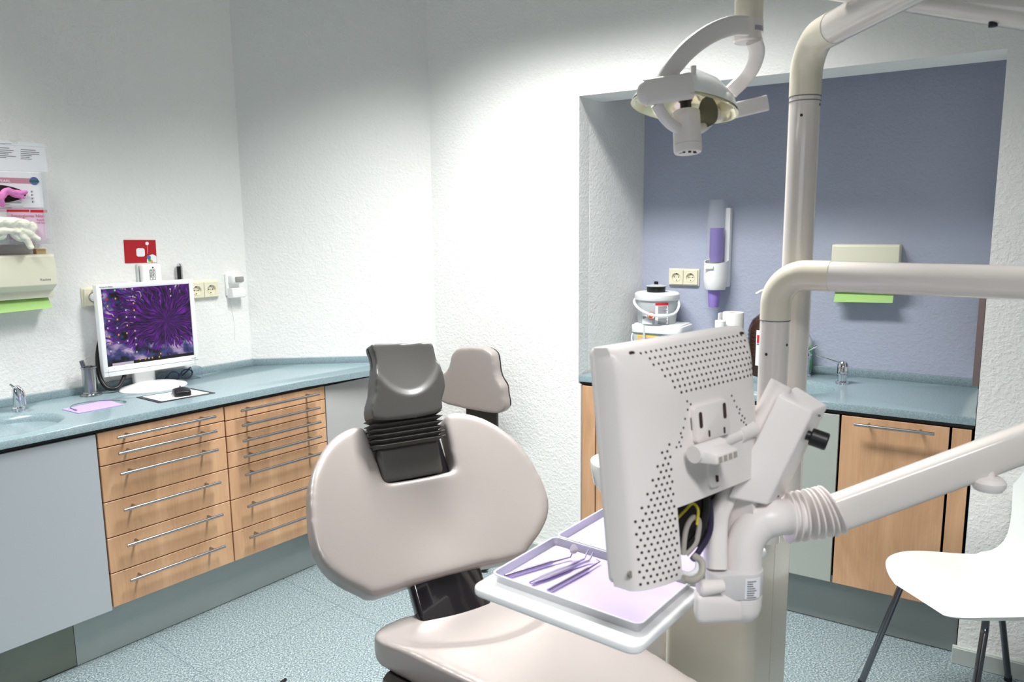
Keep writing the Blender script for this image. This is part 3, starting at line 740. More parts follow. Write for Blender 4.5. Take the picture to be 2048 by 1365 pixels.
# instruction card above
q0, q1 = g(91, 290), g(91, 349)
t = Thing('instruction_card', 'white cardboard flap with printed instructions above the glove boxes', 'card', FL, (bx1 - .12, YW - .06, HZ1))
X1 = g(90, 300).x; Zt = g(88, 288).z; Zb = HZ1 + .001
notch = [(g(21, 284).x, Zt + .003), (g(26, 288).x, Zt - .004), (g(32, 290.5).x, Zt - .0075), (g(38, 288).x, Zt - .004), (g(40, 285).x, Zt + .002)]
b = B(); b.prism([(X1 - .25, Zb), (X1 + .004, Zb), (X1, Zt)] + notch[::-1] + [(X1 - .25, Zt + .006)], 0, .004, M=Matrix.Translation((0, YW - hd + .008, 0)) @ Matrix.Rotation(PI / 2, 4, 'X')); k = t.part('sheet', b, PAPER)
b = B(); yk = YW - hd + .004
for i, (x, w, y) in enumerate(((42, 30, 298.5), (42, 37, 302.5), (42, 37, 306.5), (42, 22, 310), (42, 18, 313.5), (42, 22, 317), (-2, 21, 294.5), (-2, 30, 299), (-2, 26, 303), (-2, 20, 306.5), (-2, 34, 310.5), (-2, 15, 314))):
    p, q = g(x, y), g(x + w, y + 1.2); b.box(p.x, q.x, yk - .0005, yk, p.z - .0018, p.z)
b.box(g(0, 288).x, g(24, 288).x, yk - .0005, yk, g(0, 286).z - .001, g(0, 286).z)
t.part('printed_lines', b, INK, k)
b = B(); p = g(0, 296); b.box(X1 - .25, X1 - .001, yk - .0004, yk, Zt - .012, Zt - .0115); t.part('crease', b, mat('crease_grey', (206, 206, 210), rough=.6), k)

# red postcard
q = [pL(*p, LW - .001) for p in ((244, 478), (313, 476), (316, 528), (248, 531))]
pc = sum(q, V()) / 4
t = Thing('postcard', 'small red postcard stuck on the wall above the white monitor', 'postcard', FL, (pc.x, YW, pc.z))
hw, hh = .068, .049
Fp = FL @ Matrix.Translation((pc.x, YW - .001, pc.z)) @ Matrix.Rotation(math.radians(1.5), 4, 'Y')
b = B(); b.box(-hw, hw, -.0008, .0008, -hh, hh); k = t.part('card', b, RED, fr=Fp)
RX = Matrix.Rotation(PI / 2, 4, 'X')
b = B(); b.prism(rrect(-.018, .018, -.022, .014, .009), 0, .0004, M=Matrix.Translation((0, -.0009, 0)) @ RX); t.part('white_shape', b, PAPER, k, Fp)
b = B(); b.lathe([(.0001, 0), (.0075, 0), (.0075, .0004), (.0001, .0004)], 24, M=Matrix.Translation((.030, -.0009, .034)) @ RX); b.box(.0294, .0302, -.0012, -.0009, -.01, .028); t.part('white_disc', b, PAPER, k, Fp)
b = B(); b.prism([(hw - .001 - .042 * s, -hh + .001 + z) for s, z in ((0, 0), (1, 0), (.98, .014), (.75, .030), (.4, .036), (.1, .03), (0, .026))], 0, .0004, M=Matrix.Translation((0, -.0009, 0)) @ RX); k2 = t.part('pale_corner', b, PAPER, k, Fp)
for nm, x, z, r, mm in (('blue_blot', .034, -.026, .009, mat('print_blue', (60, 120, 176))), ('green_blot', .037, -.038, .007, mat('print_green', (90, 168, 70))), ('orange_blot', .046, -.043, .005, mat('print_orange', (230, 150, 50)))):
    b = B(); b.lathe([(.0001, 0), (r, 0), (r, .0003), (.0001, .0003)], 18, M=Matrix.Translation((x, -.0014, z)) @ RX); t.part(nm, b, mm, k2, Fp)
# code keypad
q0, q1 = pL(279, 530, LW - .03), pL(322, 530, LW - .03)
t = Thing('keypad', 'white wall keypad with square symbols behind the top of the monitor', 'keypad', FL, ((q0.x + q1.x) / 2, YW, 1.28))
b = B(); b.box(q0.x + .008, q1.x, YW - .034, YW, 1.25, q0.z, .008, 3); k = t.part('case', b, WHITE)
b = B(); b.box(q0.x - .004, q0.x + .004, YW - .012, YW, 1.25, q0.z + .002, .003, 2); t.part('side_holder', b, CLEARW)
b = B(); cx_ = (q0.x + q1.x) / 2 + .004
yk = YW - .0345
for i in range(3):
    for j in range(2):
        x, z = cx_ - .0125 + .014 * j, q0.z - .038 - .0145 * i
        for a_ in ((x, x + .011, z, z + .0012), (x, x + .011, z + .0105, z + .0117), (x, x + .0012, z, z + .0117), (x + .0098, x + .011, z, z + .0117)): b.box(a_[0], a_[1], yk - .0004, yk, a_[2], a_[3])
t.part('key_frames', b, INKD, k)
for s_, i, j in (('C', 0, 0), ('P', 1, 1), ('D', 1, 0)): text(t, 'lettering', s_, .009, INKD, FL, (cx_ - .0105 + .014 * j, yk - .0003, q0.z - .0355 - .0145 * i), parent=k)
b = B(); b.tube([(cx_ + .004, yk, q0.z - .034), (cx_ + .009, yk, q0.z - .029)], .0008, 6); t.part('check_mark', b, INKD, k)
b = B(); b.lathe([(.0001, 0), (.0032, 0), (.0032, .001), (.0001, .001)], 16, M=Matrix.Translation((cx_ + .003, yk, q0.z - .014)) @ RX); t.part('sensor', b, INKD, k)
text(t, 'lettering', 'INNOTECH', .0045, INKD, FL, (cx_ - .010, yk - .0003, q0.z - .0235), parent=k)
# handheld wand in a wall clip
q0 = pL(358, 527, LW - .02)
t = Thing('curing_light', 'black and silver wand standing upright behind the monitor', 'wand', FL, (q0.x, YW - .02, 1.26))
b = B(); b.lathe([(.011, -.14), (.0115, -.012), (.0115, -.008)], 24, c=(q0.x, YW - .022, q0.z)); t.part('body', b, STEEL)
b = B(); b.patch((q0.x, YW - .022, q0.z), .0115, PI * .75, PI * 1.45, -.14, -.014, th=.0009); t.part('grip', b, BLACK)
b = B(); b.lathe([(.0117, -.012), (.0117, -.004), (.008, 0), (.0001, .002)], 24, c=(q0.x, YW - .022, q0.z)); t.part('cap', b, CHROME)
# wall sockets
def socket(fr, x, z, yw, n, label, group, plug=False):
    """German flush socket: n round wells in one frame, x is the left edge."""
    w = .0815 + .071 * (n - 1)
    t = Thing('wall_socket', label, 'socket', fr, (x + w / 2, yw, z - .04), group)
    b = B(); b.box(x, x + w, yw - .009, yw, z - .0405, z + .0405, .003, 2); k = t.part('frame', b, SOCK)
    for i in range(n):
        cx = x + .04075 + .071 * i; Mx = Matrix.Translation((cx, yw - .0092, z)) @ RX
        b = B(); n = 40
        def sq_(s, y): 
            o = []
            for q in range(n):
                a = 2 * PI * q / n; c_, s_ = math.cos(a), math.sin(a); m_ = max(abs(c_), abs(s_)); o.append(V((cx + s * c_ / m_, y, z + s * s_ / m_)))
            return o
        def ci_(r, y): return [V((cx + r * math.cos(2 * PI * q / n), y, z + r * math.sin(2 * PI * q / n))) for q in range(n)]
        b.rings([sq_(.0345, yw - .006), sq_(.0345, yw - .018), sq_(.0335, yw - .019), ci_(.0225, yw - .019)], cap=False); t.part('insert', b, SOCK)
        b = B(); b.rings([ci_(.0228, yw - .0188), ci_(.0224, yw - .0205), ci_(.0208, yw - .0205), ci_(.0200, yw - .0185), ci_(.0192, yw - .0096), ci_(.0002, yw - .0096)], cap=False)
        wl = t.part('well', b, SOCK)
        b = B()
        for dx in (-.0095, .0095): b.lathe([(.0001, .0012), (.0027, .0012), (.0027, .0018), (.0001, .0018)], 12, M=Mx @ Matrix.Translation((dx, 0, 0)))
        for dz in (-.0155, .0155): b.box(cx - .002, cx + .002, yw - .0112, yw - .0100, z + dz - .0022, z + dz + .0022)
        b.lathe([(.0001, .0012), (.0016, .0012), (.0016, .0016), (.0001, .0016)], 10, M=Mx)
        t.part('contact_holes', b, INKD, wl)
    return t
q = pL(160, 573, LW); q2 = pL(164, 619, LW)
zz = (q.z + q2.z) / 2; socket(FL, q.x, zz, YW, 1, 'single ivory wall socket with a plug in it, left of the monitor', 'ivory wall sockets')
cx = q.x + .043
t = Thing('power_plug', 'grey power plug and cord in the socket left of the monitor', 'plug', FL, (cx, YW - .03, zz))
b = B(); b.lathe([(.0185, 0), (.0185, .018), (.012, .026), (.0001, .028)], 20, M=Matrix.Translation((cx, YW - .0108, zz)) @ RX); b.box(cx - .008, cx + .016, YW - .04, YW - .018, zz - .016, zz + .008, .005, 2); t.part('plug_body', b, WHITE)
p0 = V((cx + .008, YW - .032, zz - .01)); b = B()
pts = crv([p0, p0 + V((.003, -.004, -.03)), p0 + V((.014, .0, -.07)), p0 + V((.03, .01, -.13)), p0 + V((.04, .014, -.2))], 8)
b.tube(pts, .0032, 10); t.part('cord', b, mat('pale_grey_cord', (196, 198, 204), rough=.5))
b = B()
for i in range(4):
    c = pts[3 + i * 2]; b.tube([c, c + (pts[4 + i * 2] - c).normalized() * .004], .0062, 12)
t.part('strain_relief', b, _m['pale_grey_cord'])
q = pL(434, 560, LW); q2 = pL(434, 595, LW)
socket(FL, q.x - .1525, (q.z + q2.z) / 2, YW, 2, 'double ivory wall socket partly hidden by the right edge of the monitor', 'ivory wall sockets')
# small white dispenser by the corner
q0, q1 = pL(448, 548, LW), pL(486, 596, LW - .03)
t = Thing('small_dispenser', 'small white wall dispenser with a grey lever near the corner', 'dispenser', FL, (q0.x + .04, YW, q1.z))
x0, x1 = q0.x, q0.x + .072; z1, z0 = q0.z, q1.z + .004
b = B(); b.box(x0, x1 - .008, YW - .012, YW, z0 + .01, z1, .004, 2); b.box(x0 + .012, x1, YW - .046, YW - .002, z0 + .066, z1 - .004, .01, 3); k = t.part('case', b, WHITE)
bb = B(); bb.prism([(x0 + .006, z0), (x1 + .002, z0), (x1 + .006, z0 + .03), (x1 - .004, z0 + .046), (x0 + .006, z0 + .046)], 0, .05, .006, 3, Matrix.Translation((0, YW - .002, 0)) @ RX); t.part('lower_tray', bb, WHITE)
b = B(); b.box(x0 + .028, x1 - .002, YW - .054, YW - .042, z0 + .074, z1 - .014, .004, 2); t.part('lever', b, mat('translucent_grey', (150, 148, 142), rough=.25, coat=.4))
b = B(); b.tube(crv([(x0 + .025, YW - .003, z0 + .01), (x0 + .027, YW - .003, z0 - .06), (x0 + .034, YW - .003, z0 - .12), (x0 + .033, YW - .003, z0 - .2)], 6), .0012, 6); t.part('thin_wire', b, WHITE)

# ------------------------------------------------------------------ alcove: cupboards and worktop
def door_unit(x0, x1, m, label, name='base_cabinet', hnd=False, group=None):
    t = Thing(name, label, 'cabinet', FR, ((x0 + x1) / 2, 0, .08), group)
    b = B(); b.box(x0 + .002, x1 - .002, .019, RB - .02, ZD + .01, ZC); t.part('carcass', b, DARK)
    b = B(); b.box(x0 + .0015, x1 - .0015, 0, .018, ZD - .006, ZC - .004, .0012, 1); dr = t.part('door', b, m)
    if hnd:
        h = B(); handle(h, x0 + .05, x1 - .045, .833); t.part('handle', h, STEEL, dr)
    return t
GREY2 = mat('sage_grey_lacquer', (172, 178, 172), rough=.35, var=.02, vscale=3)
AXL = AX0 + .013
door_unit(AXL, -1.442, WOOD, 'narrow beech filler cabinet against the left side of the alcove', 'filler_cabinet')
door_unit(-1.439, -.938, WOOD, 'beech alcove cabinet mostly hidden behind the ivory monitor')
door_unit(-.935, -.435, GREY2, 'grey fronted alcove cabinet behind the ivory pole')
door_unit(-.430, -.078, WOOD, 'beech alcove cabinet with a bar handle behind the white chair', hnd=True)
door_unit(-.073, -.012, WOOD, 'narrow beech filler cabinet against the right side of the alcove', 'filler_cabinet')
b = B(); b.box(AX0 + .002, AX1 - .003, .060, .076, .003, ZD - .004); single('plinth', 'grey plinth under the alcove cabinets behind the white chair', 'plinth', b, mat('sage_plinth', (146, 154, 152), rough=.4, metal=.3), FR, (-.7, .06, 0))
t = Thing('worktop', 'blue grey moulded worktop with a basin inside the alcove', 'worktop', FR, (-.8, .2, ZC))
outl = [(AX0 + .003, -.006), (AX1 - .002, -.006), (AX1 - .002, RB - .002), (-1.462, RB - .002), (-1.5, .2)]
t.part('slab', worktop(t, outl, (-.70, .225, .20, .155)), STONE, ang=50)
b = B(); b.box(AX0 + .004, AX1 - .004, .004, .03, ZC, ZB); t.part('shadow_rail', b, DARK)
b = B(); b.box(-1.46, AX1 - .002, RB - .022, RB - .001, ZT - .001, .933, .003, 2); t.part('splashback', b, STONE)

# soap dispenser with a long lever
sxp = pR(1684, 767, .364); X, Y = sxp.x, .364
t = Thing('soap_dispenser', 'chrome soap dispenser with a long thin lever on the alcove worktop', 'soap dispenser', FR, (X, Y, ZT))
b = B(); b.lathe([(.026, 0), (.026, .008), (.019, .012), (.0185, .014)], 28, c=(X, Y, ZT)); t.part('base', b, CHROME)
b = B(); b.lathe([(.0182, .012), (.0185, .04), (.022, .044), (.022, .075), (.020, .086), (.013, .095), (.0001, .098)], 28, c=(X, Y, ZT)); t.part('body', b, CHROME)
b = B(); b.tube([(X - .01, Y - .005, ZT + .088), (X - .10, Y - .03, ZT + .117)], [.0042, .0034], 10); t.part('lever', b, CHROME)
# basin tap behind the pole
X, Y = -.655, .46
t = Thing('basin_tap', 'chrome tap half hidden by the ivory pole in the alcove', 'tap', FR, (X, Y, ZT))
b = B(); b.lathe([(.026, 0), (.026, .006), (.02, .01), (.019, .07), (.021, .075), (.021, .10), (.012, .115), (.0001, .118)], 28, c=(X, Y, ZT)); t.part('body', b, CHROME)
b = B(); b.tube([(X, Y, ZT + .108), (X + .05, Y - .02, ZT + .14)], [.007, .005], 12); t.part('lever', b, CHROME)
b = B(); b.tube(crv([(X, Y, ZT + .07), (X - .02, Y - .08, ZT + .10), (X - .03, Y - .14, ZT + .085)], 6), .009, 12); t.part('spout', b, CHROME)
# green and white bottle
X, Y = -.672, .515
t = Thing('spray_bottle', 'white bottle with a green label behind the alcove tap', 'bottle', FR, (X, Y, ZT))
b = B(); b.lathe([(.03, 0), (.033, .004), (.033, .135), (.030, .155), (.014, .185), (.012, .2), (.0001, .2)], 28, c=(X, Y, ZT)); t.part('bottle_body', b, CLEARW)
b = B(); b.lathe([(.0335, .02), (.0338, .021), (.0338, .125), (.0335, .126)], 28, c=(X, Y, ZT)); t.part('label', b, GREENL)
b = B(); b.lathe([(.0341, .108), (.0341, .114)], 28, c=(X, Y, ZT)); b.lathe([(.0341, .085), (.0341, .09)], 28, c=(X, Y, ZT)); t.part('label_bands', b, PAPER)
# brown canister with a white pump
X, Y = -.80, .43
t = Thing('brown_canister', 'ribbed brown plastic canister standing behind the ivory pole', 'canister', FR, (X, Y, ZT))
pr = [(.085, 0), (.092, .006)]
for i in range(9):
    z = .05 + i * .017; pr += [(.094, z), (.0965, z + .006), (.094, z + .012)]
pr += [(.09, .215), (.078, .242), (.05, .268), (.026, .275), (.024, .295), (.0001, .296)]
b = B(); b.lathe(pr, 40, c=(X, Y, ZT)); k = t.part('canister_body', b, BROWN)
b = B(); b.lathe([(.026, .282), (.027, .285), (.026, .315), (.02, .32), (.0001, .32)], 24, c=(X, Y, ZT)); t.part('cap', b, WHITE)
b = B(); b.lathe([(.006, .32), (.006, .37), (.0001, .37)], 12, c=(X, Y, ZT)); b.tube(crv([(X, Y, ZT + .368), (X - .035, Y - .015, ZT + .372), (X - .062, Y - .03, ZT + .356)], 5), .006, 10); t.part('pump_spout', b, WHITE)
a0 = math.atan2(-.9, -.14)
b = B(); b.patch((X, Y, ZT), .0968, a0 - .25, a0 + 1.4, .05, .205); k = t.part('label', b, PAPER)
b = B(); b.patch((X, Y, ZT), .0977, a0 - .2, a0 + 1.3, .150, .185); t.part('red_field', b, REDB, k)
b = B(); b.patch((X, Y, ZT), .0977, a0 - .2, a0 + 1.3, .143, .147); t.part('blue_line', b, mat('blue_ink', (60, 60, 160)), k)
# kitchen roll
q0, q1 = pR(1450, 618, .36), pR(1488, 618, .36)
X, Y, r = (q0.x + q1.x) / 2 - .002, .352, .045
t = Thing('paper_roll', 'white paper roll standing left of the brown canister', 'paper roll', FR, (X, Y, ZT))
b = B(); b.lathe([(.018, .002), (r, .0), (r + .001, .004), (r + .001, .272), (r, .276), (.02, .276), (.018, .27)], 36, c=(X, Y, ZT)); t.part('roll', b, mat('tissue_white', (236, 232, 230), rough=.9, bump=.2, bscale=300))
b = B(); b.lathe([(.0185, .0), (.0185, .274), (.0165, .274), (.0165, .002)], 24, c=(X, Y, ZT)); t.part('core', b, mat('cardboard', (190, 170, 140), rough=.9))
b = B(); b.box(X - .052, X - .047, Y - .05, Y - .012, ZT, ZT + .274); t.part('loose_end', b, _m['tissue_white'])
# small white tub behind the monitor top
q0 = pR(1441, 641, .28)
X, Y = q0.x, .28
t = Thing('white_tub', 'small white tub just left of the paper roll', 'tub', FR, (X, Y, ZT))
b = B(); b.lathe([(.02, 0), (.0215, .005), (.0215, q0.z - ZT - .03), (.0001, q0.z - ZT - .03)], 24, c=(X, Y, ZT)); t.part('tub_body', b, WHITE)
b = B(); b.lathe([(.0235, q0.z - ZT - .03), (.0235, q0.z - ZT - .003), (.021, q0.z - ZT), (.0001, q0.z - ZT)], 24, c=(X, Y, ZT)); t.part('lid', b, WHITE)
# rectangular tub, bucket and jar in the corner
LZ = 1.098
TX0, TX1, TY0, TY1 = -1.432, -1.180, .345, .530
t = Thing('storage_tub', 'square white lidded tub with a yellow framed label, under the round bucket', 'tub', FR, ((TX0 + TX1) / 2, .44, ZT))
b = B(); w = .018
b.hexa([(TX0 + w, TY0 + w, ZT), (TX1 - w, TY0 + w, ZT), (TX1 - w, TY1 - w, ZT), (TX0 + w, TY1 - w, ZT), (TX0 + .008, TY0 + .008, LZ - .04), (TX1 - .008, TY0 + .008, LZ - .04), (TX1 - .008, TY1 - .008, LZ - .04), (TX0 + .008, TY1 - .008, LZ - .04)], .012, 3)
k = t.part('tub_body', b, CLEARW)
b = B(); b.prism(rrect(TX0, TX1, TY0, TY1, .03), LZ - .042, LZ - .006, .004, 2); b.prism(rrect(TX0 + .01, TX1 - .01, TY0 + .01, TY1 - .01, .025), LZ - .01, LZ, .003, 2); t.part('lid', b, WHITE)
b = B(); b.box(TX0 + .035, TX0 + .135, TY0 + .0085, TY0 + .0105, LZ - .15, LZ - .052); lab = t.part('label', b, YELLOW, k)
b = B(); b.box(TX0 + .038, TX0 + .132, TY0 + .0075, TY0 + .0085, LZ - .15, LZ - .058); t.part('label_picture', b, TAN, lab)
b = B(); b.box(TX0 + .072, TX0 + .094, TY0 + .0065, TY0 + .0075, LZ - .085, LZ - .066); t.part('label_mark', b, mat('slate_print', (120, 124, 150)), lab)
b = B(); b.tube(crv([(TX0 + .006, TY0 + .05, LZ - .03), (TX0 + .012, TY0 - .004, LZ - .07), (TX0 + .04, TY0 - .006, LZ - .14)], 6), .0035, 8); t.part('carry_handle', b, WHITE)
b = B(); b.box(TX0 + .068, TX0 + .078, TY0 - .0015, TY0 + .004, LZ - .075, LZ - .006); t.part('lid_tab', b, CLEARW)
BX, BY, br_ = -1.333, .437, .098
t = Thing('bucket', 'round white bucket with a swing handle standing on the square tub', 'bucket', FR, (BX, BY, LZ))
b = B(); b.lathe([(.088, .0005), (.09, .004), (br_, .118), (.0001, .118)], 44, c=(BX, BY, LZ)); k = t.part('bucket_body', b, CLEARW)
b = B(); b.lathe([(.1035, .112), (.106, .116), (.106, .138), (.103, .142), (.098, .146), (.09, .148), (.0001, .148)], 44, c=(BX, BY, LZ)); t.part('lid', b, WHITE)
b = B(); hp = [(BX - .098, BY - .02, LZ + .118), (BX - .085, BY - .075, LZ + .10), (BX - .04, BY - .112, LZ + .072), (BX + .02, BY - .118, LZ + .05), (BX + .07, BY - .10, LZ + .045), (BX + .108, BY - .055, LZ + .055), (BX + .112, BY - .01, LZ + .085), (BX + .1, BY + .01, LZ + .112)]
b.tube(crv(hp, 7), .0062, 10); t.part('swing_handle', b, WHITE)
def ang_at(px): 
    return math.atan2(-.96, 0) + (px - BX) / br_
b = B(); b.patch((BX, BY, LZ), .0975, -PI / 2 + .30, -PI / 2 + .92, .004, .104); lab = t.part('instruction_label', b, PAPER, k)
b = B(); b.patch((BX, BY, LZ), .0984, -PI / 2 + .30, -PI / 2 + .92, .092, .104); t.part('red_header', b, REDB, lab)
b = B()
for i in range(14):
    if i == 6: continue
    b.patch((BX, BY, LZ), .0984, -PI / 2 + .42, -PI / 2 + .88 - .12 * random.random(), .085 - i * .006, .088 - i * .006)
t.part('printed_lines', b, INK, lab)
b = B(); b.patch((BX, BY, LZ), .0935, -PI / 2 - .42, -PI / 2 + .16, .002, .042); lab = t.part('white_label', b, PAPER, k)
b = B()
for i in range(4): b.patch((BX, BY, LZ), .0945, -PI / 2 - .38, -PI / 2 - .15 - .05 * i * (i > 1), .036 - i * .0035, .038 - i * .0035)
t.part('printed_lines', b, INK, lab)
cdir = V((math.sin(.10), -math.cos(.10), 0))
for nm, r, mm, dd in (('red_ring', .0185, mat('brick_red', (190, 60, 44), rough=.5), .0975), ('beige_ring', .0165, mat('beige_print', (232, 210, 188), rough=.5), .0985), ('red_dot', .010, mat('orange_red', (222, 84, 52), rough=.5), .0995)):
    ax = cdir; Mq = Matrix.Translation(V((BX, BY, LZ + .042)) + cdir * dd) @ V((0, 0, 1)).rotation_difference(ax).to_matrix().to_4x4()
    b = B(); b.lathe([(.0001, 0), (r, 0), (r, .001), (.0001, .001)], 26, M=Mq); t.part(nm, b, mm, lab)
JX, JY, JZ = BX + .002, BY - .02, LZ + .148
t = Thing('black_jar', 'small black pot with a clear lid on top of the round bucket', 'pot', FR, (JX, JY, JZ))
b = B(); b.lathe([(.040, 0), (.043, .003), (.044, .026), (.0001, .026)], 32, c=(JX, JY, JZ)); t.part('pot', b, BLACK)
b = B(); b.lathe([(.050, .026), (.050, .029), (.046, .031), (.022, .036), (.0001, .037)], 32, c=(JX, JY, JZ)); t.part('lid', b, CLEARW)
b = B(); b.lathe([(.0502, .0265), (.0512, .0275), (.0502, .0285)], 32, c=(JX, JY, JZ)); t.part('rim', b, BLACK)
b = B(); b.box(JX - .009, JX + .009, JY - .006, JY + .006, JZ + .034, JZ + .05, .002, 2); t.part('knob', b, BLACK)

# on the alcove back wall
q = pR(1339, 537, RB); q2 = pR(1339, 570, RB)
socket(FR, q.x, (q.z + q2.z) / 2, RB, 2, 'double ivory wall socket above the round bucket in the alcove', 'ivory wall sockets')
# cup dispenser
yc = RB - .062
qa, qb = pR(1409, 535, yc), pR(1455, 535, yc)
CX = (qa.x + qb.x) / 2 - .0; CW = (qb.x - qa.x) / 2
zt_, zbt, zcup, ztop = pR(1430, 522, yc).z, pR(1430, 579, yc).z, pR(1430, 614, yc).z, pR(1430, 400, yc).z
zst = pR(1430, 463, yc).z
t = Thing('cup_dispenser', 'white cup dispenser with a clear tube on the lilac blue wall', 'cup dispenser', FR, (CX, RB, zbt))
b = B(); n = 36; rs = []
def oval(rx, ry, z, dz=0): return [V((CX + rx * math.cos(2 * PI * i / n), yc + ry * math.sin(2 * PI * i / n), z + dz * (1 - math.sin(2 * PI * i / n)) / 2)) for i in range(n)]
rs = [oval(CW * .82, .05, zbt), oval(CW * .9, .055, zbt + .01), oval(CW, .06, zbt + .05), oval(CW, .06, zt_ + .012, -.022), oval(CW * .9, .052, zt_ + .010, -.022), oval(CW * .86, .05, zbt + .04)]
b.rings(rs); k = t.part('housing', b, WHITE)
b = B(); b.box(CX - CW * .62, CX + CW * .14, yc - .068, yc - .05, zt_ - .034, zt_ - .021, .002, 2); t.part('push_lever', b, WHITE)
b = B(); b.box(CX + CW * .55, CX + CW * 1.0, yc + .02, RB, zbt + .01, pR(1456, 416, RB - .02).z, .006, 2); t.part('back_rail', b, WHITE)
b = B(); rs = [oval(CW * .88, .05, zt_ - .02), oval(CW * .88, .05, zt_ + .16), oval(CW * .7, .042, ztop - .006), oval(CW * .66, .04, ztop), oval(CW * .62, .037, ztop - .004), oval(CW * .84, .047, zt_ + .16), oval(CW * .84, .047, zt_ - .018)]
b.rings(rs); t.part('clear_tube', b, mat('smoky_clear_plastic', (232, 236, 242), rough=.12, alpha=.08))
nc = 14
proto = None
for i in range(nc):
    z = zt_ - .004 + (zst - zt_) * i / nc
    if proto is None:
        b = B(); b.lathe([(.026, z), (.0325, z + .028), (.0335, z + .029), (.0318, z + .029), (.025, z + .001)], 28, c=(CX, yc, 0))
        proto = single('drinking_cup', 'purple plastic cup stacked inside the clear dispenser tube', 'cup', b, PURPLE, FR, (CX, yc, z), 'purple cups in the dispenser tube')
    else:
        o = proto.copy(); COL.objects.link(o); o.matrix_world = FR @ Matrix.Translation((CX, yc, z))
b = B(); rim = zbt + .02; b.lathe([(.022, zcup), (.0225, zcup + .001), (.0305, rim), (.029, rim), (.021, zcup + .002)], 32, c=(CX - .004, yc - .004, 0))
single('drinking_cup', 'lilac plastic cup hanging out of the bottom of the cup dispenser', 'cup', b, PURPLEL, FR, (CX - .004, yc - .004, zcup))
# alcove towel dispenser
dep = .10
q0, q1 = pR(1664, 489, RB - dep), pR(1800, 489, RB - dep)
zb_ = pR(1700, 583, RB - dep * .5).z
towel_dispenser(FR, q0.x, q1.x, zb_, q0.z, RB, dep, 'cream paper towel dispenser on the lilac blue alcove wall', 'paper towel dispensers')
# mirror leaning flat on the right side of the alcove
b = B()
q0, q1 = pR(1962, 592, RB - .03), pR(1956, 735, RB - .03)
b.box(AX1 - .022, AX1 - .001, .12, RB - .02, q1.z, q0.z + .05, .001, 1)
single('wall_mirror', 'thin dark framed mirror on the right side of the alcove', 'mirror', b, mat('bronze_frame', (132, 116, 116), rough=.3, metal=.5), FR, (AX1 - .01, .3, q1.z))

# ------------------------------------------------------------------ stool behind the dental chair
SXc, SYc = -2.08, -.37
yb_ = -.20
t = Thing('operator_stool', 'rolling stool with a pearl grey backrest standing in the corner behind the chair', 'stool', FR, (SXc, SYc, 0))
S6 = [(360, 110), (440, 88), (560, 86), (680, 92), (760, 130), (805, 180), (825, 280), (838, 400), (870, 490), (925, 580), (940, 700), (960, 810), (935, 880), (860, 905), (700, 890), (420, 835), (250, 795), (160, 745), (118, 680), (104, 590), (112, 490), (170, 430), (240, 370), (278, 280), (300, 180)]
ol = [pR(860 + x / 6.2, 680 + y / 6.2, yb_) for x, y in S6]
cxm = sum(p.x for p in ol) / len(ol); czm = sum(p.z for p in ol) / len(ol)
b = B(); b.prism(crv2([(p.x, p.z) for p in ol], 4), 0, .06, M=Matrix.Translation((0, yb_ + .035, 0)) @ RX)
bk = soft_part(t, 'backrest', b, PEARL, FR, voxel=.007, it=14)
b = B(); b.prism(crv2([(cxm + (p.x - cxm) * .97, czm + (p.z - czm) * .97) for p in ol], 3), 0, .012, .003, 2, M=Matrix.Translation((0, yb_ + .044, 0)) @ RX); t.part('back_shell', b, BLACK, bk)
qa, qb = pR(929, 840, yb_ + .03), pR(990, 840, yb_ + .03)
b = B(); rs = []
for (y, z) in ((yb_ + .05, .80), (yb_ + .05, .62), (yb_ + .02, .50), (yb_ - .04, .455), (SYc + .05, .45)):
    rs.append([V((qa.x, y - .006, z)), V((qb.x, y - .006, z)), V((qb.x, y + .008, z - .003)), V((qa.x, y + .008, z - .003))])
b.rings(rs); t.part('back_bracket', b, mat('charcoal_plastic', (58, 55, 54), rough=.5))
b = B(); b.lathe([(.0001, .455), (.15, .455), (.185, .47), (.19, .49), (.18, .515), (.14, .525), (.0001, .528)], 40, c=(SXc, SYc, 0)); t.part('seat', b, PEARL, ang=60)
b = B(); b.lathe([(.03, .10), (.03, .28), (.018, .285), (.018, .46)], 24, c=(SXc, SYc, 0)); t.part('gas_column', b, DKCHROME)
bs = None
cw = FRi @ pz(966, 1142, 0); a0 = math.atan2(cw.y - SYc, cw.x - SXc); rc = min(.27, math.hypot(cw.y - SYc, cw.x - SXc))
for i in range(5):
    a = a0 + 2 * PI * i / 5; d_ = V((math.cos(a), math.sin(a), 0)); c = V((SXc, SYc, 0))
    b = B(); b.tube([c + V((0, 0, .11)), c + d_ * .12 + V((0, 0, .1)), c + d_ * rc + V((0, 0, .068))], [.022, .018, .013], 12, flat=.014, up=(0, 0, 1)); lg = t.part('base_arm', b, BLACK)
    p = c + d_ * rc; s_ = V((-d_.y, d_.x, 0)); b = B()
    for k in (-1, 1): b.cyl(p + s_ * (.006 * k) + V((0, 0, .026)), p + s_ * (.022 * k) + V((0, 0, .026)), .026, seg=20)
    b.cyl(p + V((0, 0, .04)), p + V((0, 0, .07)), .008, seg=12); t.part('caster', b, BLACK, lg)

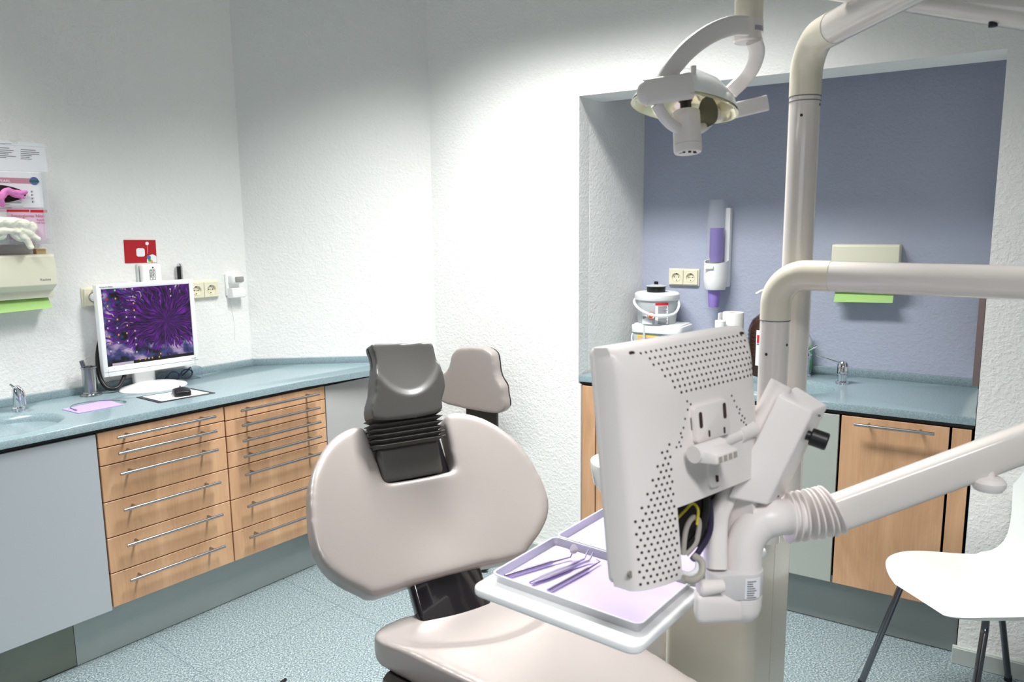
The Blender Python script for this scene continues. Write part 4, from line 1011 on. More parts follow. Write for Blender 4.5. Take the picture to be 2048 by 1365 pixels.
# ------------------------------------------------------------------ dental chair
Bc = CAM + (pz(870, 1150, .62) - CAM) * .95
az = math.radians(60)
CXv = V((math.sin(az), math.cos(az), 0)); CYv = V((-math.cos(az), math.sin(az), 0)); org = Bc + CXv * .035
FC = Matrix(((CXv.x, CYv.x, 0, org.x), (CXv.y, CYv.y, 0, org.y), (0, 0, 1, 0), (0, 0, 0, 1)))   # chair: x right, y towards the head, z up
ZS = org.z
def tiltframe(o, tdeg):
    """x right, y out of the back (away from the sitter), z up the inclined plane."""
    t_ = math.radians(tdeg); W = V((0, math.sin(t_), math.cos(t_))); X = V((1, 0, 0)); N = W.cross(X) * 1
    return FC @ Matrix(((1, N.x, W.x, o[0]), (0, N.y, W.y, o[1]), (0, N.z, W.z, o[2]), (0, 0, 0, 1)))
FBk = tiltframe((0, 0, ZS), 38)
t = Thing('dental_chair', 'pearl upholstered dental chair with a charcoal headrest in the centre of the room', 'dental chair', FC, (0, -.25, 0))
half = [(.0, -.008), (.09, -.010), (.16, -.016), (.212, -.018), (.245, .004), (.295, .042), (.325, .085), (.3355, .135), (.330, .205), (.312, .285), (.276, .352), (.228, .404), (.178, .432), (.138, .440), (.118, .425), (.113, .36), (.1075, .29), (.104, .2665)]
hs = crv2(half[:15], 5, closed=False) + half[15:]
outline = hs + [(-x, z) for x, z in hs[::-1]][:-1]
b = B(); b.prism(outline, -.06, .012, M=RX)          # RX maps prism z to -y: front of the pad at y=-.012, its back at y=.06
def bfn(v):
    f = max(0, min(1, (.03 - v.y) / .045))
    v.y += (-.055 * (abs(v.x) / .33) ** 2.2 + .018 * math.exp(-((v.x / .12) ** 2 + ((v.z - .13) / .14) ** 2)) ) 
    return v
soft_part(t, 'backrest', b, PEARL, FBk, voxel=.0065, it=18, fn=bfn)
b = B(); b.box(-.10, .105, .015, .058, -.16, .25, .012, 3); b.box(-.105, .108, .03, .075, .2, .45, .01, 2)
t.part('back_support', b, BLACKG, fr=FBk)
# headrest
o_h = FC.inverted() @ (FBk @ V((-.0, 0, .28)))
FH = tiltframe(tuple(o_h), 20)
b = B(); b.box(-.108, .074, -.006, .05, -.012, .085, .012, 3); hb = t.part('headrest_base', b, GREYUP, fr=FH)
b = B(); rs = []; nr = 6
for i in range(nr * 2 + 1):
    z = .075 + .085 * i / (nr * 2); w = .108 if i % 2 else .092; c = -.018 + .004 * i / 16; d0, d1 = (-.034, .055) if i % 2 else (-.018, .045)
    z2 = z
    rs.append([V((x, y, z2 + .008 * (abs(x - c) / .1) ** 2)) for x, y in rrect(c - w, c + w, d0 - .004, d1, .018, 5)])
b.rings(rs); t.part('headrest_bellows', b, GREYUP, fr=FH, ang=25)
pad = [(-.120, .165), (-.118, .20), (-.103, .235), (-.094, .275), (-.082, .32), (-.086, .352), (-.088, .366), (-.074, .373), (0, .370), (.078, .364), (.094, .357), (.099, .340), (.099, .305), (.108, .255), (.104, .22), (.089, .19), (.080, .16), (0, .15), (-.09, .155)]
b = B(); b.prism(crv2(pad, 4), -.035, .045, M=RX)
def hfn(v):
    if v.y < .0:
        d = math.hypot((v.x - .004) / .118, (v.z - .385) / .175)
        s = max(0, min(1, (1 - d) / .12)); s = s * s * (3 - 2 * s)
        v.y += .007 * s + .024 * max(0, 1 - d * d) * s
    # the pad leans forward towards its top
    return v
soft_part(t, 'headrest_pad', b, GREYUP, FH, voxel=.005, it=11, fn=hfn)
# seat
def seat_half(v):
    return None
cl = lambda v: -.026 - .21 * v
rows = [(.005, .13), (-.01, .19), (-.04, .236), (-.085, .256), (-.13, .252), (-.2, .240), (-.3, .222), (-.45, .192), (-.6, .172), (-.8, .15), (-1.0, .14), (-1.03, .12)]
ln = [(cl(v) + .035 - h, v) for v, h in rows]; rn = [(cl(v) + .035 + h, v) for v, h in rows]
ol = crv2(ln, 4, closed=False)[::-1] + crv2(rn, 4, closed=False)
zs0 = .60
b = B(); b.prism(ol, zs0 - .085, zs0)
def sfn(v):
    c = cl(v.y) + .035; h = .21
    u = (v.x - c) / h
    top = max(0, min(1, (v.z - (zs0 - .07)) / .05))
    r = math.hypot((v.x - c) / .30, (v.y + .06) / .20)
    s = max(0, min(1, (1 - r) / .3)); s = s * s * (3 - 2 * s)
    v.z += top * (-.016 * s - .012 * math.exp(-(u * 1.4) ** 2)) + .02 * max(0, -v.y - .35) * 0
    return v
soft_part(t, 'seat', b, PEARL, FC, voxel=.009, it=13, fn=sfn)
b = B(); b.box(-.13, .20, -.72, -.06, .44, zs0 - .06, .015, 2); t.part('seat_frame', b, BLACKG)
b = B(); rs = []
for i in range(13):
    z = .515 - .036 * i; w = 1.0 if i % 2 == 0 else .80
    cx_, cy_ = .035, -.36
    rs.append([V((cx_ + (x - cx_) * w, cy_ + (y - cy_) * w, z - (.004 if i % 2 == 0 else 0))) for x, y in rrect(-.245, .255, -.60, -.10, .07, 5)])
b.rings(rs); t.part('lift_bellows', b, mat('black_rubber', (52, 49, 46), rough=.55), ang=60)
b = B(); b.prism(rrect(-.24, .34, -.85, -.02, .1, 8), 0, .07, .02, 3); t.part('floor_plate', b, PLAS)

# foot pedal cable end on the floor
fp = pz(571, 1361, .012)
t = Thing('foot_control', 'dark foot pedal on the floor left of the dental chair', 'foot pedal', I4, (fp.x, fp.y, 0))
dr_ = V((-.25, -.97, 0)); sd = V((.97, -.25, 0))
b = B(); b.tube([fp + V((0, 0, .002)), fp + dr_ * .06 + V((0, 0, .004)), fp + dr_ * .12 + V((0, 0, .01))], [.006, .012, .02], 12); t.part('toe_lever', b, BLACK)
b = B(); b.prism(rrect(-.09, .09, -.28, -.11, .06, 8), 0, .035, .012, 3, Matrix.Translation((fp.x, fp.y, 0)) @ Matrix.Rotation(.25, 4, 'Z') @ Matrix.Translation((-.02, 0, 0))); t.part('pedal_body', b, BLACK)

# ------------------------------------------------------------------ dental unit: column, poles, arm, tray table
Xu = V((.785, -.62, 0)).normalized(); Yu = V((.62, .785, 0)).normalized()
Pc = V((.545, 1.62, 0))
FU = Matrix(((Xu.x, Yu.x, 0, Pc.x), (Xu.y, Yu.y, 0, Pc.y), (0, 0, 1, 0), (0, 0, 0, 1)))
t = Thing('dental_unit', 'cream floor column with an ivory pole and a jointed arm carrying the tray table', 'dental unit', FU, (-.1, .13, 0))
ZCOL = .855
U = t
b = B(); b.prism(rrect(-.225, .002, 0, .27, .03, 6), 0, ZCOL, .01, 3); U.part('column', b, COLW)
b = B(); b.box(-.0005, .0026, .13, .1312, .02, ZCOL - .01); U.part('column_seam', b, mat('seam_grey', (190, 180, 170)))
# pole and swing arm
P1 = at(1541, 850, 1.70); pe = at(1549, 546, 1.70); pe = V((P1.x, P1.y, pe.z)); far = at(2048, 564, 1.36); ae = at(2400, 757, 1.22); far2 = V((ae.x, ae.y, pe.z))
b = B(); b.tube([V((P1.x, P1.y, ZCOL - .01)), V((P1.x, P1.y, pe.z - .10))], .0315, 32); U.part('pole', b, LACQ, fr=I4)
b = B(); dh = (V((far2.x, far2.y, pe.z)) - pe).normalized()
b.tube(arc_bend(V((P1.x, P1.y, pe.z - .10)), pe, pe + dh * .115, .065, 14)[0:], .0322, 32); U.part('elbow', b, LACQ2, fr=I4)
b = B(); b.tube([pe + dh * .113, V((far2.x, far2.y, pe.z))], .0315, 32); U.part('swing_arm', b, LACQ, fr=I4)
b = B(); b.tube([V((P1.x, P1.y, pe.z - .101)), V((P1.x, P1.y, pe.z - .099))], .0326, 32); U.part('joint_line', b, INK, fr=I4)
b = B()
for x, y in ((1526, 706), (1566, 687)):
    p = onpl(x, y, V((0, 1, 0)), P1.y); d_ = V((p.x - P1.x, 0, 0)); dy = math.sqrt(max(0, .0316 ** 2 - d_.x ** 2)); n_ = V((d_.x, -dy, 0)).normalized()
    c = V((P1.x, P1.y, p.z)) + n_ * .031; b.cyl(c, c + n_ * .001, .0032, seg=12)
U.part('screw_hole', b, INKD, fr=I4)
# spring arm coming back from the joint
as_ = at(1672, 1027, 1.27)
jt = V((far2.x, far2.y, 0))
b = B(); b.tube([V((jt.x, jt.y, pe.z + .05)), V((jt.x, jt.y, ae.z - .04))], .036, 28); U.part('arm_joint', b, LACQ2, fr=I4)
ae = V((jt.x, jt.y, ae.z))
da = (ae - as_).normalized(); upv = V((0, 0, 1))
b = B(); b.tube([as_ - da * .02, ae], .020, 24, flat=.0315, up=(0, 0, 1)); U.part('spring_arm', b, LACQ, fr=I4)
sdir = da.cross(V((0, 0, 1))).normalized()
# little knob below the arm
kp = at(1977, 966, 1.243)
b = B(); b.lathe([(.0001, -.015), (.012, -.015), (.021, -.012), (.0255, -.004), (.0255, .003), (.020, .009), (.009, .011), (.007, .022), (.0001, .022)], 28, M=Matrix.Translation(kp)); U.part('arm_knob', b, PLAS, fr=I4)
# bellows
b = B(); N = 8
path = crv([at(1577, 1036, 1.235), at(1610, 1031, 1.245), at(1640, 1026, 1.26), at(1663, 1020, 1.265)], 8)
for i in range(N):
    s = i / (N - 1); c = path[int(s * (len(path) - 1))]
    axd = (RT * 1 + UP * (-.02 + .48 * s ** 1.3)).normalized()
    Mq = Matrix.Translation(c) @ V((0, 0, 1)).rotation_difference(axd).to_matrix().to_4x4()
    rr = .041 + .003 * s
    b.lathe([(rr - .018, -.0055), (rr - .001, -.0016), (rr, 0), (rr - .001, .0016), (rr - .018, .0055)], 36, M=Mq)
U.part('arm_bellows', b, PLAS, fr=I4)
# gooseneck
D1 = 1.21
gn = [at(1600, 1034, 1.235), at(1576, 1034, 1.23), at(1548, 1037, D1), at(1520, 1047, D1), at(1498, 1070, D1), at(1487, 1102, D1), at(1486, 1150, D1)]
b = B(); b.tube(crv(gn, 8), .0288, 28); U.part('gooseneck', b, PLAS, fr=I4)
b = B()
cc = at(1487, 1150, D1); cz0, cz1 = at(1487, 1188, D1).z, at(1487, 1133, D1).z
lc = at(1430, 1150, D1 - .01)
def collar(z0, z1, grow=0):
    a_ = (lc - cc); a_.z = 0; L_ = a_.length; a_.normalize(); n_ = V((-a_.y, a_.x, 0)); pts = []
    for k in range(13):
        th = -PI / 2 + PI * k / 12; pts.append(cc - a_ * ((.030 + grow) * math.cos(th)) + n_ * ((.030 + grow) * math.sin(th)))
    for k in range(9):
        th = PI / 2 + PI * k / 8; pts.append(cc + a_ * (L_ - (.020) * math.cos(th) - .006) + n_ * ((.022 + grow) * math.sin(th)))
    return [(p.x, p.y) for p in pts]
b.prism(collar(0, 0), cz0, cz1, .003, 2); U.part('collar', b, mat('pale_grey_plastic', (212, 208, 208), rough=.4), fr=I4)
# rating plate on the collar
b = B(); p0_, p1_ = math.atan2(CAM.y - cc.y, CAM.x - cc.x) - .0, .0
b.patch((cc.x, cc.y, 0), .0303, p0_ + .10, p0_ + .95, cz0 + .004, cz1 - .006); lab = U.part('rating_plate', b, PAPER, fr=I4)
b = B()
for i in range(8): b.patch((cc.x, cc.y, 0), .0311, p0_ + .2, p0_ + .45 + .25 * random.random(), cz1 - .011 - i * .0038, cz1 - .0098 - i * .0038)
U.part('plate_print', b, INK, lab, fr=I4)
b = B(); zl = at(1487, 1248, D1).z
b.lathe([(.0001, 0), (.010, .001), (.019, .006), (.026, .014), (.0298, .026), (.0298, cz0 - zl)], 32, M=Matrix.Translation((cc.x, cc.y, zl)))
tb = at(1395, 1205, 1.17); tb2 = at(1395, 1180, 1.17)
hz = at(1440, 1205, D1)
b.hexa([V((cc.x, cc.y - .024, zl + .004)), V((cc.x + .01, cc.y + .02, zl + .004)), V((tb.x, tb.y + .03, zl + .018)), V((tb.x - .004, tb.y - .012, zl + .018)),
        V((cc.x, cc.y - .024, cz0 + .001)), V((cc.x + .01, cc.y + .02, cz0 + .001)), V((tb.x, tb.y + .03, tb2.z)), V((tb.x - .004, tb.y - .012, tb2.z))], .014, 4)
U.part('lower_knuckle', b, PLAS, fr=I4)
kp0, kp1 = at(1396, 1178, 1.17), at(1446, 1172, 1.175)
b = B(); b.tube([kp0, kp0.lerp(kp1, .1), kp1], [.010, .013, .010], 16); U.part('clamp_lever', b, PLAS, fr=I4)
# flat upright that carries the display handle
sp_ = [at(1430, 1134, D1), at(1430, 1085, D1 + .004), at(1433, 1035, D1 + .012), at(1447, 1000, D1 + .02), at(1471, 948, D1 + .026), at(1512, 866, D1 + .026), at(1553, 786, D1 + .024), at(1563, 768, D1 + .022)]
b = B(); b.tube(crv(sp_, 8), .0165, 20, flat=.026, up=FW); U.part('display_upright', b, PLAS, fr=I4)
# control box
dF, dB = 1.195, 1.262
cb = [at(1454, 997, dF), at(1535, 1012, dF - .012), at(1627, 824, dF - .012), at(1557, 788, dF)]
ck = [at(1486, 984, dB), at(1566, 997, dB - .012), at(1657, 812, dB - .012), at(1592, 772, dB)]
b = B(); b.hexa(cb + ck, .0045, 3); bxp = U.part('control_box', b, PLAS, fr=I4)
kn0 = at(1618, 872, dF + .012); kn1 = at(1650, 878, dF - .005); kdir = (at(1652, 878, dF) - at(1618, 866, dF + .01)).normalized()
b = B(); b.cyl(kn0 - kdir * .004, kn0 + kdir * .002, .008, seg=20); b.tube([kn0 + kdir * .002, kn0 + kdir * .004, kn0 + kdir * .027, kn0 + kdir * .029], [.0125, .0142, .0142, .0125], 24); U.part('black_knob', b, BLACK, bxp, fr=I4)
b = B()
for x, y in ((1639, 832), (1556, 993)):
    c = at(x, y, (dF + dB) / 2 - .014); b.ball(c, .0022, 10)
U.part('screw', b, INK, bxp, fr=I4)
# tray table
ZTT = .945
tq = {k: pz(x, y, ZTT) for k, (x, y) in dict(nl=(948, 1168), nr=(1283, 1294), fr=(1400, 1205)).items()}
tp = pz(983, 1145, .97)
e1 = (pz(1283, 1292, ZTT) - pz(948, 1168, ZTT)); e1.z = 0; el = e1.length; Tx = e1.normalized(); Ty = V((-Tx.y, Tx.x, 0))
to = pz(948, 1168, ZTT)
FT = Matrix(((Tx.x, Ty.x, 0, to.x), (Tx.y, Ty.y, 0, to.y), (0, 0, 1, ZTT), (0, 0, 0, 1)))   # tray: x along its near edge, y away
TD = .43
b = B(); b.prism(rrect(0, el, -.012, TD, .022, 6), -.016, 0, .005, 3); U.part('tray_table', b, WHITE, fr=FT)
# spittoon, mostly hidden behind the display
sb = at(1250, 945, 2.2)
b = B(); b.lathe([(.035, -.09), (.06, -.07), (.092, -.03), (.101, .02), (.1, .034), (.094, .036), (.09, .02), (.07, -.03), (.0001, -.05)], 40, M=Matrix.Translation(sb)); U.part('spittoon_bowl', b, GLASSW, fr=I4)
b = B(); ob = at(1335, 1326, 2.12)
Fsb = Matrix(((Xu.x, Yu.x, 0, ob.x), (Xu.y, Yu.y, 0, ob.y), (0, 0, 1, ob.z), (0, 0, 0, 1)))
b.prism(rrect(-.22, 0, 0, .16, .03), 0, sb.z - .085 - ob.z, .012, 3); U.part('spittoon_body', b, PLAS, fr=Fsb)
b = B(); q = Fsb @ V((-.11, .08, 0)); b.box(-.14, -.02, .04, .12, -ob.z, .001); U.part('spittoon_foot', b, PLAS, fr=Fsb)
kb = at(1521, 1106, 1.63); b = B(); b.ball(kb, .013, 16); U.part('column_knob', b, WHITE, fr=I4)

# trays, liners and instruments
def tray(x0, x1, y0, y1, label, group, h=.017):
    t = Thing('instrument_tray', label, 'tray', FT, ((x0 + x1) / 2, (y0 + y1) / 2, 0), group)
    b = B(); w = .0022
    o, i_ = rrect(x0, x1, y0, y1, .012, 4), None
    def rr(d, z): return [V((x, y, z)) for x, y in rrect(x0 + d, x1 - d, y0 + d, y1 - d, max(.012 - d, .002), 4)]
    b.rings([rr(.004, 0), rr(.0, h - .004), rr(-.0018, h - .0015), rr(-.0018, h), rr(.0016, h), rr(.0022, h - .004), rr(.006, .002)]); t.part('pan', b, TRAYM)
    return t
itr = FT.inverted()
n0 = itr @ pz(983, 1146, ZTT + .017); n1 = itr @ pz(1280, 1250, ZTT + .017); f0 = itr @ pz(1115, 1075, ZTT + .017)
TX0, TX1, TY0, TY1 = n0.x, n1.x, (n0.y + n1.y) / 2, f0.y
GAP = .006
tray(TX0, TX1, TY0, TY1, 'metal instrument tray with three hand instruments, nearest the camera on the tray table', 'instrument trays')
tray(TX0 - .0, TX1, TY1 + GAP, TD - .01, 'metal instrument tray without instruments, behind the front tray', 'instrument trays')
def liner(x0, x1, y0, y1, label):
    b = B(); b.box(x0 + .008, x1 - .008, y0 + .008, y1 - .008, .0022, .0034); single('tray_liner', label, 'tray liner', b, LILAC, FT, ((x0 + x1) / 2, (y0 + y1) / 2, .0022), 'lilac tray liners')
liner(TX0, TX1, TY0, TY1, 'lilac paper liner under the three hand instruments')
liner(TX0, TX1, TY1 + GAP, TD - .01, 'lilac paper liner in the tray behind, without instruments')
zi = ZTT + .009
pt = lambda x, y, dz=0: itr @ pz(x, y, zi + dz)
INS = mat('instrument_steel', (172, 162, 186), rough=.22, metal=.95)
a_, m_, e_ = pt(1010, 1153), pt(1104, 1125), pt(1141, 1115)
def tin(nm, lab, cat, a, grp='hand instruments on the front tray'): return Thing(nm, lab, cat, FT, tuple(a), grp)
t = tin('mouth_mirror', 'dental mouth mirror, leftmost of the three instruments on the tray', 'dental mirror', a_)
b = B(); b.tube([a_, m_], [.0036, .0036], 12); t.part('handle', b, INS)
b = B(); b.tube([m_, m_.lerp(e_, .5), e_, pt(1146, 1104, .010)], [.0022, .0016, .0014, .0014], 10); t.part('shank', b, INS)
c = pt(1147, 1099, .014); b = B(); b.lathe([(.0001, -.001), (.0085, -.001), (.009, 0), (.0085, .0012), (.0001, .0012)], 24, M=Matrix.Translation(c) @ Matrix.Rotation(1.1, 4, 'Y') @ Matrix.Rotation(.4, 4, 'X')); t.part('mirror_head', b, CHROME)
t = tin('tweezers', 'steel tweezers with bent tips, in the middle of the three instruments', 'tweezers', pt(1062, 1166))
h0, h1 = pt(1060, 1167), pt(1142, 1133)
for s, e1_, e2_ in ((-1, pt(1168, 1119), pt(1177, 1101, .012)), (1, pt(1178, 1122), pt(1187, 1106, .012))):
    sdv = V((.004 * s, .004 * s, 0)); b = B(); b.tube([h0, h0.lerp(h1, .35) + sdv, h0.lerp(h1, .8) + sdv * 1.2, h1 + sdv * .8, e1_, e2_], [.0028, .0042, .004, .0024, .0016, .0008], 10, flat=.0018, up=(0, 0, 1)); t.part('arm', b, INS)
t = tin('dental_probe', 'thin pointed dental probe, rightmost of the three instruments', 'dental probe', pt(1098, 1180))
a_, m_, e_ = pt(1096, 1182), pt(1177, 1138), pt(1200, 1124)
b = B(); b.tube([a_, m_], .0032, 12); t.part('handle', b, INS)
b = B(); b.tube([m_, e_, pt(1192, 1119, .006)], [.0018, .0010, .0005], 8); t.part('probe_tip', b, INS)

# ------------------------------------------------------------------ ivory display on the unit (seen from behind)
AZM = math.radians(49.5); TLM = math.radians(7)
Mx_ = V((math.sin(AZM), math.cos(AZM), 0)); bk_ = V((-math.cos(AZM), math.sin(AZM), 0))
Mw = V((0, 0, 1)) * math.cos(TLM) + bk_ * math.sin(TLM); Mn = Mx_.cross(Mw)        # Mn points out of the back, towards the camera
P0 = at(1217, 1170, 1.085)
FD = Matrix(((Mx_.x, Mw.x, Mn.x, P0.x), (Mx_.y, Mw.y, Mn.y, P0.y), (Mx_.z, Mw.z, Mn.z, P0.z), (0, 0, 0, 1)))  # x across, y up, z out of the back
FDi = FD.inverted()
def pD(x, y, z=0): return FDi @ onpl(x, y, Mn, P0.dot(Mn) + z)
W_, H_ = .326, .342
BZ = .028
def depth(x, y):
    a = min(1, max(0, x / .13)); c = min(1, max(0, (W_ - x) / .07)); e = min(1, max(0, (H_ - y) / .085)); g_ = min(1, max(0, (y + .01) / .03))
    def k(s, p): return (1 - (1 - s) ** p) ** (1 / p)
    v = [.25 + .75 * k(a, 1.7), .25 + .75 * k(c, 1.6), .12 + .88 * k(e, 1.25), .75 + .25 * g_]
    m = sum(math.exp(-14 * q) for q in v)
    s = -math.log(m) / 14
    return BZ + .050 * max(0, s + .02)
t = Thing('treatment_display', 'ivory flat monitor seen from behind with rows of vent holes, above the tray', 'monitor', FD, (W_ / 2, 0, 0))
b = B(); b.prism(rrect(0, W_, 0, H_, .012, 4), 0, .012, .002, 2); t.part('front_bezel', b, PLAS)
b = B(); b.box(.02, W_ - .02, .02, H_ - .02, -.0008, .0005); t.part('screen', b, BLACKG)
# back shell: a grid dome with the cable bay cut out of it
bay = (pD(1360, 1010, .075).x, W_ * .80, -.01, pD(1362, 1012, .075).y)
xs = [i * W_ / 46 for i in range(47)]; ys = [j * H_ / 46 for j in range(47)]
bx0 = min(range(47), key=lambda i: abs(xs[i] - bay[0])); bx1_ = min(range(47), key=lambda i: abs(xs[i] - bay[1])); by1 = min(range(47), key=lambda j: abs(ys[j] - bay[3]))
bm = B(); g_ = [[None] * 47 for _ in range(47)]
for i, x in enumerate(xs):
    for j, y in enumerate(ys):
        g_[i][j] = bm.bm.verts.new((x, y, depth(x, y)))
inb = lambda i, j: bx0 <= i < bx1_ and j < by1
for i in range(46):
    for j in range(46):
        if not inb(i, j): bm.bm.faces.new((g_[i][j], g_[i + 1][j], g_[i + 1][j + 1], g_[i][j + 1]))
# side walls down to the bezel
loop = [(i, 0) for i in range(47)] + [(46, j) for j in range(1, 47)] + [(i, 46) for i in range(45, -1, -1)] + [(0, j) for j in range(45, 0, -1)]
lo = [bm.bm.verts.new((xs[i], ys[j], .010)) for i, j in loop]
for k in range(len(loop)):
    i, j = loop[k]; i2, j2 = loop[(k + 1) % len(loop)]
    if j == 0 and j2 == 0 and bx0 <= min(i, i2) < bx1_: continue
    bm.bm.faces.new((g_[i][j], g_[i2][j2], lo[(k + 1) % len(loop)], lo[k]))
# walls of the bay
edge = [(bx0, j) for j in range(0, by1 + 1)] + [(i, by1) for i in range(bx0 + 1, bx1_ + 1)] + [(bx1_, j) for j in range(by1 - 1, -1, -1)]
lo2 = [bm.bm.verts.new((xs[i], ys[j], .014)) for i, j in edge]
for k in range(len(edge) - 1): bm.bm.faces.new((g_[edge[k][0]][edge[k][1]], g_[edge[k + 1][0]][edge[k + 1][1]], lo2[k + 1], lo2[k]))
shell = t.part('back_shell', bm, PLAS, ang=50)
b = B(); b.box(xs[bx0] - .001, xs[bx1_] + .001, .004, ys[by1] + .001, .010, .016); t.part('cable_bay', b, mat('dark_bay', (46, 40, 38), rough=.7))
b = B(); b.box(.006, W_ - .006, -.0008, .0, .012, .0128); 
# vent holes
holes = B()
def hole(x, y, r=.0021):
    z = depth(x, y); e = .002
    n = V((-(depth(x + e, y) - depth(x - e, y)) / (2 * e), -(depth(x, y + e) - depth(x, y - e)) / (2 * e), 1)).normalized()
    Mq = Matrix.Translation(V((x, y, z)) - n * .0010) @ V((0, 0, 1)).rotation_difference(n).to_matrix().to_4x4()
    holes.lathe([(r, 0), (r, .0014), (.0001, .0014)], 8, M=Mq)
P_ = .0114
for r_ in range(8):
    y = H_ - .014 - r_ * P_ * .78
    x = .055 + (r_ % 2) * P_ / 2 + .0065 * r_
    while x < W_ - .018 - .001 * r_:
        hole(x, y); x += P_
# the two flanking strings that run down beside the plate, widening into the lower field
for r_ in range(28):
    y = H_ - .092 - r_ * .0089
    cxr = xs[bx0] - .006
    n_ = 1 if r_ < 6 else min(7, 1 + (r_ - 5) // 2)
    if r_ < 6: continue
    else: xx = [cxr - k * .0096 - (r_ % 2) * .0048 for k in range(n_)]
    for x in xx:
        if y > .008: hole(x, y, .0018 if r_ < 6 else .0021)
for x_, y_ in ((1372, 803), (1379, 809), (1373, 820), (1368, 838), (1365, 856), (1360, 867), (1362, 875), (1357, 885), (1352, 895), (1360, 893),
               (1461, 792), (1466, 802), (1471, 814), (1477, 819), (1476, 827), (1482, 832), (1487, 837), (1480, 841), (1485, 845), (1490, 850)):
    q = pD(x_, y_, .072)
    if .01 < q.x < W_ - .006: hole(q.x, q.y, .0018)
t.part('vent_holes', holes, HOLE, shell, ang=60)
b = B(); sp2 = pD(1274, 1153, .055); z = depth(sp2.x, sp2.y); b.lathe([(.0001, -.003), (.0048, -.003), (.0048, .0006), (.0001, .0006)], 18, M=Matrix.Translation((sp2.x, sp2.y, z))); t.part('screw', b, mat('screw_grey', (140, 132, 124), rough=.5), shell)
for x_, y_ in ((.038, H_ - .012), (W_ - .016, H_ - .012)):
    b = B(); z = depth(x_, y_); b.lathe([(.0001, -.002), (.004, -.002), (.004, .0008), (.0001, .0008)], 14, M=Matrix.Translation((x_, y_, z)) @ Matrix.Diagonal((1.4, .8, 1, 1)))
    t.part('shell_screw', b, HOLE, shell)
# mounting plate, hinge and arm
zp = .082
pl = [pD(x, y, zp) for x, y in ((1392, 830), (1450, 808), (1464, 866), (1437, 928), (1412, 960), (1402, 925), (1409, 885))]
mo = pD(1428, 862, zp)
b = B(); b.prism(rrect(mo.x - .042, mo.x + .042, mo.y - .012, mo.y + .042, .006, 4) , zp - .012, zp, .002, 2); b.prism(rrect(mo.x - .016, mo.x + .016, mo.y - .085, mo.y + .0, .010, 4), zp - .012, zp - .002, .002, 2); k = t.part('mount_plate', b, PLAS)
b = B()
for dx, dy, r in ((-.030, .022, .0038), (.030, .026, .0038)):
    b.prism(rrect(mo.x + dx - r, mo.x + dx + r, mo.y + dy - .013, mo.y + dy + .011, r * .95, 4), zp - .001, zp + .0006)
for dx, dy in ((-.012, -.002), (.026, -.004), (.0, -.072)): b.prism(rrect(mo.x + dx - .002, mo.x + dx + .002, mo.y + dy - .005, mo.y + dy + .005, .0018, 3), zp - .003, zp + .0006)
t.part('plate_slot', b, HOLE, k)
b = B(); kx = pD(1384, 848, depth(.18, .25)); b.prism(rrect(kx.x - .003, kx.x + .003, kx.y - .010, kx.y + .010, .0028, 4), depth(kx.x, kx.y) - .001, depth(kx.x, kx.y) + .0005); t.part('keyhole', b, HOLE, shell)
hz0 = pD(1394, 911, zp + .018); hx1 = V((hz0.x + .075, hz0.y, hz0.z))
b = B(); b.tube([V((hz0.x, hz0.y, zp + .012)), V((hz0.x + .066, hz0.y, zp + .012))], .0125, 24); b.hexa([(hz0.x + .002, hz0.y - .012, zp + .012), (hz0.x + .064, hz0.y - .012, zp + .012), (hz0.x + .064, hz0.y + .010, zp + .012), (hz0.x + .002, hz0.y + .010, zp + .012), (hz0.x + .012, hz0.y - .014, zp + .042), (hz0.x + .064, hz0.y - .014, zp + .042), (hz0.x + .064, hz0.y - .001, zp + .042), (hz0.x + .012, hz0.y - .001, zp + .042)], .002, 2); hg = t.part('mount_hinge', b, PLAS)
b = B()
for i in range(4): b.box(hz0.x + .016 + .012 * i, hz0.x + .024 + .012 * i, hz0.y - .0125, hz0.y - .004, zp + .0415, zp + .0426)
t.part('hinge_slot', b, mat('slot_shadow_grey', (170, 160, 150), rough=.7), hg)
ar0 = FDi @ at(1412, 898, 1.128); ar1 = FDi @ at(1486, 866, 1.19)
b = B(); b.tube([ar0, ar0.lerp(ar1, .85)], .0105, 20); b.tube([ar0.lerp(ar1, .85), ar1, ar1 + (ar1 - ar0) * .25], .0135, 20); t.part('mount_arm', b, PLAS)
# cables inside and under the bay
def cab(pts, r, m, nm):
    b = B(); b.tube(crv([FDi @ at(*p) for p in pts], 7), r, 10); t.part(nm, b, m)
cab([(1352, 1040, 1.14), (1370, 1022, 1.15), (1385, 1008, 1.155), (1396, 1020, 1.15), (1394, 1050, 1.15)], .0022, mat('yellow_cable', (214, 196, 60), rough=.4), 'yellow_wire')
cab([(1366, 1110, 1.15), (1372, 1060, 1.15), (1386, 1036, 1.155), (1398, 1045, 1.16), (1392, 1085, 1.16), (1372, 1110, 1.16)], .0042, mat('grey_cable', (176, 170, 160), rough=.45), 'grey_cable')
cab([(1412, 985, 1.17), (1410, 1030, 1.17), (1396, 1070, 1.165), (1372, 1098, 1.165)], .007, BLACK, 'black_cable')
cab([(1420, 1000, 1.18), (1420, 1060, 1.175), (1400, 1100, 1.17), (1385, 1120, 1.16)], .005, mat('indigo_cable', (48, 42, 66), rough=.4), 'indigo_cable')
cab([(1366, 1158, 1.12), (1384, 1162, 1.13), (1402, 1150, 1.14), (1404, 1125, 1.15), (1388, 1112, 1.16)], .0052, _m['grey_cable'], 'grey_cable')
cab([(1362, 1146, 1.13), (1378, 1150, 1.14), (1394, 1140, 1.15), (1396, 1118, 1.16)], .0045, WHITE, 'white_cable')

